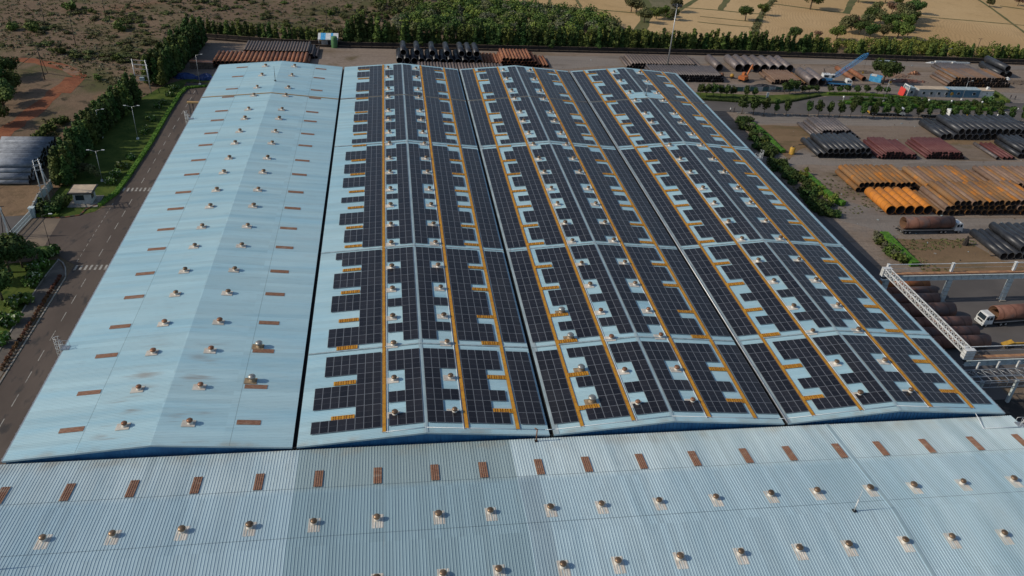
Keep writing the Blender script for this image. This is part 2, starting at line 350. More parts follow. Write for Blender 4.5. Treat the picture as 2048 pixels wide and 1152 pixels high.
def sheet(name, pts, k, z, kind='structure', rough=0.0, sub=0.0):
    P = [Vector((p[0], p[1], 0)) for p in pts]
    if rough:
        Q = []; rnd = random.Random(len(name) * 13 + len(pts))
        for i, a in enumerate(P):
            b = P[(i + 1) % len(P)]; L = (b - a).length; n = max(1, int(L / sub)); nn = Vector((-(b - a).y, (b - a).x, 0)).normalized()
            n = min(n, 80)
            for j in range(n): Q.append(a + (b - a) * j / n + nn * rnd.uniform(-rough, rough))
        P = Q
    bm = bmesh.new(); f = bm.faces.new([bm.verts.new(p) for p in P])
    bmesh.ops.triangulate(bm, faces=[f]); bmesh.ops.recalc_face_normals(bm, faces=bm.faces[:])
    for f in bm.faces:
        if f.normal.z < 0: f.normal_flip()
    me = bpy.data.meshes.new(name); bm.to_mesh(me); bm.free(); me.materials.append(M[k])
    o = obj(name, me, None, (0, 0, z)); o['kind'] = kind; return o
def px(*l): return [G(a, b) for a, b in l]
def strip(pts, wd):                            # polyline of world points -> polygon outline
    L, Rr = [], []
    for i, p in enumerate(pts):
        a = pts[max(0, i - 1)]; b = pts[min(len(pts) - 1, i + 1)]; d = (b - a); d.z = 0; d.normalize(); n = Vector((-d.y, d.x, 0))
        L.append(p + n * wd / 2); Rr.append(p - n * wd / 2)
    return L + Rr[::-1]
def resample(pts, st):
    out = []
    for a, b in zip(pts, pts[1:]):
        n = max(1, round((b - a).length / st))
        for j in range(n): out.append(a + (b - a) * j / n)
    out.append(pts[-1]); return out

# ------------------------------------------------------------------ ground and roads
sheet('ground', [(-3000, -600), (3500, -600), (3500, 3500), (-3000, 3500)], 'scrub', GZ)
sheet('yard', [(-21, 196), (-24, 246), (-18, 243), (36, 236), (110, 236.5), (200, 237), (330, 233), (640, 218), (640, -160), (-1, -160), (0.3, 60), (0.3, 193)], 'yard', GZ + .02)
sheet('field', px((955, -12), (1060, 10), (1150, 30), (1235, 50), (1290, 66), (1400, 84), (1700, 100), (2048, 116), (2600, 150), (3300, 0), (3000, -200), (1500, -260), (930, -60)), 'field', GZ + .024, rough=1.5, sub=12)
sheet('field', px((1523, 30), (1560, 2), (1690, 25), (1740, 40), (1700, 95), (1510, 88)), 'field2', GZ + .04, rough=1, sub=10)
sheet('field', px((1835, 32), (2048, 60), (2300, 95), (2300, 130), (1990, 112), (1815, 100)), 'field2', GZ + .045, rough=1, sub=10)
sheet('field', px((1288, -5), (1296, 26), (1340, 40), (1358, 22), (1352, -6)), 'fallow', GZ + .05, rough=1.5, sub=8)
for i, (l, wd) in enumerate([([(990, -8), (1030, 3), (1082, 11), (1180, 18), (1290, 28)], 1.6), ([(1276, 66), (1290, 42), (1296, 24), (1288, -6)], 5), ([(1340, 38), (1352, 24), (1398, -4)], 2.6),
      ([(1352, 14), (1430, 20), (1500, 27), (1522, 28)], 1.4), ([(1509, 80), (1514, 48), (1527, 24), (1550, -6)], 3.2), ([(1550, 8), (1600, 15), (1700, 28)], 1.8), ([(1692, 27), (1708, -3)], 3.6),
      ([(1825, 32), (1900, 38), (2060, 52)], 1.2), ([(1950, -5), (1985, 18), (2050, 66), (2120, 110)], 1.6), ([(2000, 12), (2100, 26)], 1.8), ([(1700, 1), (1790, 8), (1840, 16)], 2.2),
      ([(1395, 44), (1450, 50), (1508, 55)], .9), ([(1440, 20), (1456, -4)], 3.0), ([(1400, 33), (1508, 44)], .9), ([(1150, -4), (1162, 14)], 1.4), ([(1098, 10), (1100, -4)], 1.2)]):
    sheet('field_boundary', strip(resample(px(*l), 9), wd), 'bund', GZ + .07 + .004 * i, rough=wd * .12, sub=4)
sheet('dirt_track', strip(resample(px((-60, 318), (0, 272), (55, 232), (92, 202), (120, 176), (145, 155)), 4), 4.6), 'track', GZ + .03, rough=.7, sub=5)
sheet('dirt_track', strip(resample(px((-60, 109), (0, 117), (60, 121), (110, 130), (142, 140), (158, 152), (150, 168), (128, 186)), 4), 4.2), 'track', GZ + .034, rough=.6, sub=5)
sheet('dirt_track', px((95, 126), (140, 133), (162, 142), (158, 150), (140, 150), (118, 136)), 'trackpale', GZ + .045, rough=.7, sub=4)
sheet('dirt_track', px((-60, 440), (-60, 366), (30, 372), (78, 368), (120, 372), (88, 400), (60, 426), (20, 432)), 'dirt', GZ + .035, rough=.8, sub=4)
sheet('dirt_track', px((118, 320), (140, 300), (200, 245), (246, 208), (262, 180), (232, 172), (190, 192), (150, 240), (100, 292)), 'dirt', GZ + .03, rough=.9, sub=5)
road = sheet('road', [(-15.4, 189.6), (0.3, 189.6), (0.3, -60), (-15.4, -60)], 'asphalt', GZ + .06)
sheet('plaza_road', [(-15.4, 101.0)] + [tuple(G(a, b))[:2] for a, b in [(190, 424), (160, 431), (120, 436.5), (64, 437), (20, 484), (-20, 530), (60, 524), (112, 508), (127, 518)]] + [(-15.4, 72.0)], 'asphalt', GZ + .056)
sheet('concrete_apron', px((64, 438), (122, 437), (95, 482), (78, 520), (0, 530), (-20, 528), (20, 484)), 'apron', GZ + .064)
sheet('concrete_apron', px((-60, 480), (-60, 436), (40, 432), (62, 430), (64, 438), (20, 484), (0, 505)), 'asphalt2', GZ + .05)
pth = px((117, 520), (88, 556), (60, 598), (34, 642), (0, 700), (-60, 800))
sheet('lawn', [p for p in pth] + px((-700, 900), (-500, 520), (-60, 500), (20, 512), (60, 520)), 'lawn', GZ + .04)
sheet('footpath', [(-16.1, 68.6)] + [tuple(G(117, 520))[:2]] + [tuple(p)[:2] for p in pth[1:]] + [(-16.1, pth[-1].y)], 'path', GZ + .05)
LAWN = px((76, 432), (92, 434), (120, 435.5), (160, 430), (190, 423), (206, 410), (235, 388), (263, 350), (335, 232), (380, 180), (440, 176), (470, 150), (400, 150), (330, 170), (275, 200), (205, 250), (140, 350), (100, 400))
sheet('lawn', LAWN, 'lawn', GZ + .045)
# kerbs of the left road
def kerb(name, pts, wd, ht, k, alt=None, seg=1.2):
    mb = MB(); pts = resample([Vector((p[0], p[1], 0)) for p in pts], seg)
    for i, (a, b) in enumerate(zip(pts, pts[1:])):
        d = b - a; mb.box((a + b) / 2 + Vector((0, 0, GZ + ht / 2 - .02)), (d.length * (1 if not alt else .94), wd, ht + .04), (alt if alt and i % 2 else k), rz=math.atan2(d.y, d.x))
    o = mb.build(name); o['kind'] = 'structure'; return o
M['kdark'] = mat('kerb_dark', (.035, .03, .028), rough=.8); M['kbrick'] = mat('kerb_brown', (.15, .06, .03), rough=.8)
kerb('kerb', [(-15.6, 190), (-15.6, 112), (-16.2, 106), (-17.6, 101.5), (-20.5, 97.6)] + [tuple(G(160, 431))[:2], tuple(G(120, 436.5))[:2], tuple(G(76, 434))[:2]], .35, .22, 'kdark', 'kbrick', 1.0)
kerb('kerb', [tuple(p)[:2] for p in px((116, 519), (126, 526), (131, 536))] + [(-15.6, 67), (-15.6, -40)], .25, .18, 'kerb')
kerb('kerb', [tuple(p)[:2] for p in pth], .22, .16, 'kerb')
kerb('kerb', [(-15.6, 190.2), (0.2, 190.2)], .3, .2, 'kdark', 'kbrick', 1.0)
# painted markings
mk = MB()
def mark(x0, y0, x1, y1, z=GZ + .068): mk.quad([(x0, y0, z), (x1, y0, z), (x1, y1, z), (x0, y1, z)], 'paint')
y = -10.0
while y < 188:
    if not any(abs(y + 1.5 - c_) < 3.2 for c_ in (70.8, 108.3)): mark(-11.62, y, -11.48, y + 3.1)
    y += 6.1
for i in range(14):
    if not (73 < 71 + i * 2.2 < 101): continue
    mark(-15.35, 71 + i * 2.2, -15.25, 72.2 + i * 2.2)
for yc in (70.8, 108.3):
    for i in range(14): mark(-15.0 + i * .98, yc - 1.0, -14.55 + i * .98, yc + 1.0)
mk.build('road_marking')['kind'] = 'structure'
# right-hand road, lawns and drives
sheet('road', px((1330, 203), (1400, 198), (1560, 207), (1610, 200), (1660, 192), (1730, 193), (2060, 207), (2400, 226), (2400, 262), (2060, 241), (1780, 232), (1475, 225), (1400, 222)), 'asphalt2', GZ + .05)
sheet('drive', px((1470, 246), (1800, 252), (2060, 262), (2060, 246), (1800, 238), (1480, 231)), 'tracks_grey', GZ + .03, rough=.5, sub=5)
sheet('drive', px((1560, 330), (1760, 332), (2100, 350), (2100, 326), (1900, 322), (1640, 300), (1590, 312)), 'tracks_grey', GZ + .03, rough=.6, sub=5)
sheet('drive', px((1640, 430), (1780, 470), (2100, 462), (2100, 440), (1900, 434), (1760, 420), (1680, 400)), 'tracks_grey', GZ + .03, rough=.6, sub=5)
sheet('drive', px((1400, 183), (1700, 183), (2100, 215), (2100, 190), (1800, 172), (1500, 170), (1400, 168)), 'tracks_grey', GZ + .028, rough=.6, sub=6)
sheet('drive', px((1080, 112), (1400, 112), (1800, 124), (2200, 138), (2200, 146), (1800, 132), (1500, 126), (1200, 132), (1110, 140)), 'tracks_grey', GZ + .028, rough=.6, sub=6)
sheet('soil_bed', px((1790, 478), (1930, 480), (2000, 520), (2100, 535), (2100, 556), (1860, 556), (1810, 510)), 'yardsoil', GZ + .03, rough=.5, sub=4)
sheet('soil_bed', px((1490, 250), (1600, 252), (1640, 285), (1600, 300), (1580, 320), (1545, 290)), 'yardsoil', GZ + .03, rough=.5, sub=4)
sheet('soil_bed', px((1840, 285), (2060, 295), (2060, 278), (1960, 282), (1860, 276)), 'yardsoil', GZ + .03, rough=.5, sub=4)
sheet('road', [(144.2, -60), (163.5, -60), (163.5, 40), (162.5, 68), (161.5, 100), (157, 150), (150, 166), (144.2, 170)], 'asphalt2', GZ + .035)
sheet('road', [(144.2, -40), (190, -40), (190, 17.5), (144.2, 17.5)], 'asphalt_shade', GZ + .06)  # painted shade: dark ground sheet under the near runway and walkway
sheet('road', [(163.5, 24), (163.5, 60), (230, 61), (330, 66), (330, 10), (230, 20)], 'asphalt2', GZ + .045)
sheet('lawn', px((1370, 184), (1530, 191), (1600, 188), (1650, 184), (1700, 185), (1800, 193), (1800, 197), (1720, 192), (1650, 192), (1600, 198), (1552, 204), (1400, 196)), 'lawn', GZ + .06)
sheet('lawn', px((1674, 201), (1730, 197), (1850, 200), (1990, 205), (2025, 216), (2000, 221), (1850, 214), (1690, 207)), 'lawn', GZ + .06)
sheet('lawn', px((1990, 182), (2008, 196), (2020, 205), (1960, 200), (1980, 196)), 'lawn', GZ + .062)
kb = MB()
pts = resample(px((1472, 226.5), (1600, 231), (1780, 236.5), (2060, 243.5), (2200, 250)), 3.0)
for a, b in zip(pts, pts[1:]):
    d = b - a; kb.box((a + b) / 2 + Vector((0, 0, .18)), (2.1, .25, .36), 'paint', rz=math.atan2(d.y, d.x))
o = kb.build('road_kerb'); o['kind'] = 'structure'

# ------------------------------------------------------------------ the factory sheds
XV = [0.0, 36.77, 72.387, 107.909, 144.0]; L = 168.05; RH = 1.565; XR = [18.45, 54.6, 90.3, 125.9]
SN = ['bare left roof', 'second roof', 'third roof', 'right roof']
def zroof(s, x):
    a, r, b = XV[s], XR[s], XV[s + 1]
    return RH * ((x - a) / (r - a) if x <= r else (b - x) / (b - r))
def rib_roof(P, name, parent, y0, y1, xa, za, xb, zb, k='roof', along='x', per=.32, h=.042):
    """corrugated slope; ribs run from (xa,za) to (xb,zb) and repeat along y (or the other way round)"""
    mb = MB(); q = mb.mi(k); i0 = 0; n = int(round((y1 - y0) / per)); per = (y1 - y0) / n
    prof = []
    for i in range(n):
        b = y0 + i * per; prof += [(b, 0), (b + per * .66, 0), (b + per * .74, h), (b + per * .90, h)]
    prof.append((y1, 0))
    for (t, hh) in prof:
        if along == 'x': mb.v += [(xa, t, za + hh), (xb, t, zb + hh)]
        else: mb.v += [(t, xa, za + hh), (t, xb, zb + hh)]
    up = (xb > xa) == (along == 'x')
    for i in range(len(prof) - 1):
        a = 2 * i; f = (a, a + 1, a + 3, a + 2)
        mb.f.append(f if up else f[::-1]); mb.m.append(q); mb.sm.append(False)
    return mb
GAP = .30
def shed(s):
    a, r, b = XV[s], XR[s], XV[s + 1]
    la = a if s == 0 else a + GAP; rb = b if s == 3 else b - GAP
    t = thing('factory_shed', ['long blue shed with a bare pale roof beside the left road', 'long blue shed with solar panels, next to the bare-roofed one',
        'middle long blue shed covered with solar panels between two others', 'rightmost long blue shed with solar panels beside the pipe yard'][s], 'industrial shed', group='four long sheds side by side')
    for i, (xa, xb) in enumerate(((la, r), (r, rb))):
        mb = rib_roof(None, 'roof', t, 0, L, xa, zroof(s, xa), xb, zroof(s, xb))
        # flip so that every normal points up
        me = mb.mesh('roof')
        if me.polygons[0].normal.z < 0: me.flip_normals()
        # sheet laps along the slope
        o = obj('roof', me, t)
    rc = MB()
    for sgn in ((-1, 1) if s else ()):
        rc.quad([(r, 0, RH + .075), (r, L, RH + .075), (r + sgn * .30, L, RH + .075 - .30 * .087), (r + sgn * .30, 0, RH + .075 - .30 * .087)][::sgn], 'ridge')
    if s: rc.build('ridge_cap', t)
    # walls
    for yy, fl in ((.35, 1), (L - .35, -1)):
        wl = MB()
        pts = [(la + .15, yy, GZ), (rb - .15, yy, GZ), (rb - .15, yy, zroof(s, rb) - .1), (r, yy, RH - .12), (la + .15, yy, zroof(s, la) - .1)]
        n = 60
        for i in range(n):      # corrugated gable sheeting
            x0 = la + .15 + (rb - la - .3) * i / n; x1 = la + .15 + (rb - la - .3) * (i + .55) / n; x2 = la + .15 + (rb - la - .3) * (i + 1) / n
            for (p, q_, dy0, dy1) in ((x0, x1, 0, 0), (x1, x2, .05, 0)):
                wl.quad([(p, yy - dy0 * fl, GZ), (q_, yy - dy1 * fl, GZ), (q_, yy - dy1 * fl, zroof(s, q_) - .06), (p, yy - dy0 * fl, zroof(s, p) - .06)][::fl], 'gable')
        wl.build('gable_wall', t)
    ws = MB()
    for xx in (la + .15, rb - .15):
        sg = 1 if xx < r else -1
        ws.box((xx + sg * .1, L / 2, (GZ - .1) / 2), (.2, L - .72, -GZ - .1), 'wall')
    ws.build('side_wall', t)
    # barge trim at the near and far gable
    for yy in (-.06, L + .06):
        tr = MB()
        for (xa, xb) in ((la, r), (r, rb)):
            za, zb = zroof(s, xa), zroof(s, xb); an = math.atan2(zb - za, xb - xa)
            tr.box(((xa + xb) / 2, yy, (za + zb) / 2 - .06), (math.hypot(xb - xa, zb - za), .1, .26), 'ridge', M3=Matrix.Rotation(-an, 3, 'Y'))
        tr.build('barge_trim', t)
    # raised expansion-joint flashings
    for yj in (20.7, 52.6, 104.7, 138.85):
        if s == 0 and yj != 138.85: continue
        jt = MB(); wd = {20.7: .26, 52.6: .3, 104.7: .42, 138.85: .34}[yj]
        kk = 'cap' if yj in (20.7, 52.6, 104.7) else 'orange_j' if s == 0 else 'joint_brown'
        for (xa, xb) in ((la, r), (r, rb)):
            za, zb = zroof(s, xa), zroof(s, xb); an = math.atan2(zb - za, xb - xa)
            jt.box(((xa + xb) / 2, yj, (za + zb) / 2 + .09), (math.hypot(xb - xa, zb - za) - .02, wd, .12), kk, M3=Matrix.Rotation(-an, 3, 'Y'))
        jt.build('expansion_joint', t)
    # skylight sheets left uncovered on the bare shed
    if s == 0:
        for i, yv in enumerate(VY):
            for c_, sg in ((-11.35, -1), (11.75, 1)):
                xa, xb = r + c_ - 1.6, r + c_ + 1.6; yy0, yy1 = yv - .42, yv + .55
                me = rib_roof(None, '', None, yy0, yy1, xa, zroof(s, xa) + .055, xb, zroof(s, xb) + .055, 'skylight', per=.32, h=.03).mesh('skylight')
                if me.polygons[0].normal.z < 0: me.flip_normals()
                obj('skylight', me, t)
    if s in (0, 3):   # eave gutter with brackets
        e = MB(); xx = -.12 if s == 0 else 144.12
        e.box((xx, L / 2, -.12), (.2, L, .16), 'steel')
        yy = .5
        while yy < L:
            e.box((xx + (-.14 if s == 0 else .14), yy, -.04), (.16, .07, .05), 'steel'); yy += 1.6
        e.build('eave_gutter', t)
    return t
M['orange_j'] = mat('joint_orange_rail', (.42, .25, .08), (.32, .20, .09), .8, .6, local=False)
M['joint_brown'] = mat('joint_rail_brown', (.22, .17, .13), (.17, .14, .12), .8, .6, local=False)
VY = [4.7, 12.5, 21.3, 29.0, 37.7, 45.3, 54.1, 61.8, 70.6, 78.3, 87.3, 95.1, 104.0, 111.5, 120.3, 127.0, 137.8, 144.4, 155.3, 164.0]
sheds = [shed(s) for s in range(4)]
# valley gutters between the sheds
for i, x in enumerate(XV[1:4]):
    t = thing('valley_gutter', ['dark gutter slot between the bare roof and the first solar roof', 'black gutter with a grey side flashing between second and third roof', 'black gutter with a bright metal flashing left of the rightmost long roof'][i], 'gutter', group='gutters between the long sheds')
    g = MB(); g.box((x, L / 2, -.75), (GAP * 2 - .04, L, .1), 'gutter'); g.box((x - GAP + .05, L / 2, -.42), (.04, L, .6), 'gutter'); g.box((x + GAP - .05, L / 2, -.42), (.04, L, .6), 'gutter')
    g.box((x, .1, -.45), (GAP * 2 - .1, .06, .7), 'gutter'); g.build('channel', t)
    if i:
        c = MB(); c.box((x + GAP + (.42 if i == 1 else .26), L / 2, .1), (.8 if i == 1 else .42, L, .06), 'cap', ry=-.087); c.build('side_flashing', t)
        if i == 2:
            c = MB(); c.tube((x + .25, 0, .12), (x + .25, L, .12), .13, 'pipe_shine' if 'pipe_shine' in M else 'steel', 10); c.build('gutter_pipe', t)

# front shed running across
FXA, FXB, FY, FR = -1.4, 144.9, -.28, -18.3
ft = thing('factory_shed', 'wide ribbed blue shed roof across the foreground', 'industrial shed')
sl_ = .0875
for (ya, yb, za, zb) in ((-8.08, FY, -.3 + sl_ * 7.8, -.3), (FR, -8.1, -.3 + sl_ * 18.02 + .018, -.3 + sl_ * 7.8 + .018), (-36.4, FR, -.3, -.3 + sl_ * 18.02 + .018)):
    me = rib_roof(None, '', None, FXA, FXB, ya, za, yb, zb, 'roof_front', along='y', per=.385, h=.048).mesh('roof')
    if me.polygons[0].normal.z < 0: me.flip_normals()
    obj('roof', me, ft)
c = MB()
zr = -.3 + sl_ * 18.02 + .09
for (xa) in (114.3,):
    c.box((xa, (FY + FR) / 2, (-.3 + zr) / 2 + .02), (.5, 18.05, .05), 'ridge', M3=Matrix.Rotation(-math.atan(sl_), 3, 'X'))
    c.box((xa, (-36.4 + FR) / 2, (-.3 + zr) / 2 + .02), (.5, 18.1, .05), 'ridge', M3=Matrix.Rotation(math.atan(sl_), 3, 'X'))
c.build('ridge_cap', ft)
c = MB()
c.box((FXB + .06, FR, -7.3), (.12, 36, 11.4), 'wall'); c.box((FXA - .06, FR, -7.3), (.12, 36, 11.4), 'wall'); c.box((72, -36.0, -7.0), (146, .2, 12), 'wall')
c.build('side_wall', ft)
c = MB(); c.box((FXB + .05, FR / 2 - .2, .42), (.14, 18.2, .2), 'ridge', M3=Matrix.Rotation(-math.atan(sl_), 3, 'X')); c.build('barge_trim', ft)
FX = [2.3, 9.9, 17.5, 25.2, 32.9, 40.4, 47.95, 55.45, 61.9, 69.5, 76.1, 83.75, 91.4, 99.0, 105.5, 113.1, 119.5, 126.8, 134.5, 142.0]
for x in FX:
    me = rib_roof(None, '', None, x - .54, x + .54, -7.98, -.3 + sl_ * 7.7 + .10, -4.85, -.3 + sl_ * 4.57 + .10, 'skylight', along='y', per=.27, h=.05).mesh('skylight')
    if me.polygons[0].normal.z < 0: me.flip_normals()
    obj('skylight', me, ft)

# ------------------------------------------------------------------ roof turbine vents
def vent_meshes(k, fk, big=False):
    s = 1.12 if big else .84
    b = MB(); prof = []
    sh = MB(); q = sh.mi(fk)
    for i in range(5):
        y0 = -.70 + i * .28; sh.box((-.22, y0 + .12, .045), (1.75, .12, .06), fk)
    sh.box((-.22, -.08, .025), (1.8, 1.3, .03), fk)
    n = MB(); n.lathe([(.48 * s, 0), (.38 * s, .30), (.36 * s, .44 * s)], (0, 0, 0), fk, 16); n.build
    h = MB(); z0 = .42 * s
    h.lathe([(.30 * s, z0), (.44 * s, z0 + .05), (.50 * s, z0 + .16 * s), (.50 * s, z0 + .30 * s)], (0, 0, 0), k, 28, fin=.07, sm=False)
    h.lathe([(.515 * s, z0 + .28 * s), (.52 * s, z0 + .34 * s), (.42 * s, z0 + .46 * s), (.22 * s, z0 + .53 * s), (.05, z0 + .55 * s)], (0, 0, 0), k, 20)
    return sh.mesh('base_sheet'), n.mesh('neck'), h.mesh('turbine_head')
VM = {'b': vent_meshes('vent', 'flash'), 'r': vent_meshes('vent_rust', 'flash'), 's': vent_meshes('vent_silver', 'flash_rust', True)}
def vent(x, y, z, ang_x, ang_y, kind, label, group, rz=0):
    t = thing('turbine_vent', label, 'roof vent', (x, y, z), 0, group)
    a, b, c_ = VM[kind]
    fl = obj('base_sheet', a, t, rot=(0, 0, 0))
    fl.rotation_euler = (Matrix.Rotation(ang_y, 3, 'Y') @ Matrix.Rotation(ang_x, 3, 'X') @ Matrix.Rotation(rz, 3, 'Z')).to_euler()
    if rz: fl.scale = (1.3, 1.05, 1)
    obj('neck', b, t); h = obj('turbine_head', c_, t, rot=(random.uniform(-.05, .05), random.uniform(-.05, .05), random.uniform(0, 6)))
    q_ = random.uniform(.9, 1.1); h.scale = (q_, q_, random.uniform(.92, 1.08))
    return t
AN = math.atan(RH / 18)
for s in range(4):
    for sgn, nm in ((-1, 'left'), (1, 'right')):
        for i, yv in enumerate(VY):
            x = XR[s] + sgn * 4.25 - (.1 if s == 0 else 0)
            kd = 'r' if (i < 4 and s in (0, 2)) else 'b'
            y_ = yv - .35
            vent(x, y_, zroof(s, x) + .04, 0, sgn * AN, kd, 'bronze turbine vent, %s slope of the %s, %s from the near end' % (nm, SN[s], ORD[i]), 'turbine vents on the long roofs')
for s, x, y_, lb in ((0, 29.5, 22.4, 'farther of two large silver turbine vents on the bare leftmost roof'), (0, 29.5, 13.9, 'nearer of two large silver turbine vents on the bare leftmost roof'),
        (2, 79.4, 29.8, 'farthest of four large silver vents on the third roof'), (2, 79.4, 22.2, 'second farthest of four large silver vents on the third roof'), (2, 79.4, 13.6, 'second nearest of four large silver vents on the third roof'), (2, 79.5, 6.0, 'nearest of four large silver vents on the third roof')):
    vent(x, y_, zroof(s, x) + .04, 0, (-AN if x < XR[s] else AN), 's', lb, 'large silver turbine vents')
for j, (yy, nm) in enumerate(((-14.5, 'far row'), (-23.3, 'near row'))):
    z = -.3 + sl_ * (-yy if yy > FR else 36.6 + yy) - .02
    for i, x in enumerate(FX):
        if j == 1 and x < 44: continue
        vent(x, yy, z, (-1 if yy > FR else 1) * math.atan(sl_), 0, 'b', 'bronze vent on the foreground roof, %s, %s from left' % (nm, ORD[i - (0 if j == 0 else 6)]), 'turbine vents on the foreground roof', rz=R(90))

# ------------------------------------------------------------------ solar arrays
PX, PY = 1.22, 2.487
def panel_mb(mb, x, y):
    wx, wy, t = PX - .025, PY - .03, .05
    x0, y0 = x + .0125, y + .015; x1, y1 = x0 + wx, y0 + wy; b_ = .038
    mb.box(((x0 + x1) / 2, (y0 + y1) / 2, .0), (wx, wy, t), 'frame')
    ym = (y0 + y1) / 2; z = t / 2 + .004
    for (ya, yb) in ((y0 + b_ * .9, ym - .010), (ym + .010, y1 - b_ * .9)):
        mb.quad([(x0 + b_, ya, z), (x1 - b_, ya, z), (x1 - b_, yb, z), (x0 + b_, yb, z)], 'cells')
_p = MB(); panel_mb(_p, 0, 0); PANEL = _p.mesh('solar_panel')
BAYS = [(1.95, 7, 2.487), (21.9, 12, 2.5), (53.35, 20, 2.49), (105.75, 13, 2.49), (139.3, 11, 2.5)]
BN = ['nearest bay', 'second bay', 'long middle bay', 'fourth bay', 'farthest bay']
V = ['FCFCCFF', 'CFCCFCCFFCFF', 'CFFCFFCCFCCFFCFFCFFC', 'FCCFFCFCCFFFC', 'FCCFFCCFFCC']
Gm = ['FCFCCFF', 'CFCCFFCFFCFF', V[2], V[3], 'FCFFFCCFFCF']
A2 = ['FCFFCFF', 'FFCCFFCFFCFF', V[2], 'FCCFFCFFCFFFC', 'FCFFFCCFFCF']
D2 = ['FCFCCFF', 'FFCFFFCFFCFF', V[2], V[3], 'FCFFFCCFFCF']
D3 = D2; A3 = ['FCCFCCF', 'CFCCFFCFFCFF', V[2], V[3], Gm[4]]
A4 = ['FCFCCFF', 'CFCCFCCFFCFF', V[2], V[3], Gm[4]]
D4 = ['FCFCCFF', 'CFCCFFCFFCFF', V[2], V[3], Gm[4]]
n_panels = 0
def array(s, b, x0, ncol, pat, keep, nm, full=None):
    """full: columns per 'F' row counted from the kept side; keep: side and number of columns left in a cut row"""
    global n_panels
    y0, nr, pitch = BAYS[b]; cells = []
    for r_ in range(nr):
        ch = pat[r_]; w_ = ncol
        if full: w_ = full(b, r_)
        side, kc = keep
        if ch == 'C': w_ = kc
        if ch == 'X': w_ = 0
        for k in range(w_):
            cidx = (ncol - 1 - k) if side == 'R' else k
            cells.append((r_, cidx))
    if not cells: return
    left = x0 < XR[s]; ang = -AN if left else AN
    t = thing('solar_array', 'dark solar array on %s, %s, %s' % (SN[s], nm, BN[b]), 'solar array', (x0, y0, zroof(s, x0) + .17), 0, 'solar arrays on the long roofs')
    t.rotation_euler = (0, ang, 0)
    cells.sort()
    rest = None
    for i, (r_, c_) in enumerate(cells):
        if i < 100:
            o = bpy.data.objects.new('solar_panel', PANEL); col.objects.link(o); o.parent = t
            o.location = (c_ * PX, r_ * pitch, 0)
        else:
            rest = rest or MB(); panel_mb(rest, c_ * PX, r_ * pitch)
    if rest: tag(rest.build('solar_panels', t), kind='stuff')
    n_panels += len(cells)
    # aluminium rails under the panels
    ra = MB(); rows = {}
    for r_, c_ in cells: rows.setdefault(r_, []).append(c_)
    for r_, cs in rows.items():
        a, b_ = min(cs) * PX, (max(cs) + 1) * PX
        for f in (.22, .78): ra.box(((a + b_) / 2, r_ * pitch + pitch * f, -.075), (b_ - a - .1, .05, .10), 'steel')
    ra.build('mounting_rail', t)
def fullA2(b, r_):
    if b == 0: return 7 if r_ in (5, 6) else 8
    if b == 1: return 6 if r_ == 10 else 7
    if b == 2: return 6 if r_ in (1, 2) else 7
    return 6
for b in range(5):
    array(1, b, XR[1] - 6.12 - 8 * PX, 8, A2[b], ('R', 3), 'left of the inner left walkway', fullA2)
    for s in (2, 3):
        array(s, b, XR[s] - 17.25, 3, 'F' * 20, ('L', 3), 'between left gutter and outer left walkway')
        array(s, b, XR[s] - 6.05 - 5 * PX, 5, (A3 if s == 2 else A4)[b], ('R', 3), 'between the two left walkways')
    for s in (1, 2, 3):
        vb = V[b]
        if s == 3 and b == 4: vb = 'XX' + vb[2:]
        array(s, b, XR[s] - .22 - 4 * PX, 4, vb, ('R', 2), 'on the left side of the ridge')
        array(s, b, XR[s] + .3, 4, vb, ('L', 2), 'on the right side of the ridge')
        array(s, b, XR[s] + 6.15, 5, {1: D2, 2: D3, 3: D4}[s][b], ('L', 3), 'between the two right walkways')
        array(s, b, XR[s] + 13.55, 3, 'F' * 20, ('L', 3), 'between outer right walkway and right edge')
print('panels', n_panels)

# ------------------------------------------------------------------ orange walkways and gratings
def walkway(s, off, nm, wd=.46):
    x = XR[s] + off; z = zroof(s, x) + .14
    t = thing('roof_walkway', 'long orange grating walkway %s on the %s' % (nm, SN[s]), 'walkway', (x, 0, z), 0, 'orange roof walkways')
    mb = MB()
    y = .9
    while y < L - .6:
        e = min(y + 3.0, L - .5); mb.box((0, (y + e) / 2, 0), (wd, e - y - .03, .05), 'orange'); y += 3.0
    mb.build('grating', t)
    fr = MB()
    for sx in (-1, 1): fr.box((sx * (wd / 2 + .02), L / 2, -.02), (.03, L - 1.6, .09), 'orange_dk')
    fr.build('edge_rail', t)
    wp = None
for s in (1, 2, 3):
    for off, nm in ((-13.3, 'on the outer left'), (-5.75, 'on the inner left'), (5.75, 'on the inner right'), (13.05, 'on the outer right')):
        if s == 1 and off == -13.3: continue
        walkway(s, off, nm)
_g = MB()
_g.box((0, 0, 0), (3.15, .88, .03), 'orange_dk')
for i in range(9): _g.box((-1.52 + i * .38, 0, .03), (.12 if i % 2 else .26, .92, .05), 'orange')
for sy in (-1, 0, 1): _g.box((0, sy * .42, .03), (3.2, .06, .06), 'orange')
GRATE = _g.mesh('safety_grating')
for s in (1, 2, 3):
    for sgn, nm in ((-1, 'left'), (1, 'right')):
        for i, yv in enumerate(VY):
            x = XR[s] + sgn * 11.55
            o = obj('safety_grating', GRATE, None, (x, yv + .1, zroof(s, x) + .12), (0, sgn * AN, 0))
            tag(o, 'orange skylight grating, %s slope of the %s, %s from the near end' % (nm, SN[s], ORD[i]), 'roof grating', 'orange gratings over the skylights')
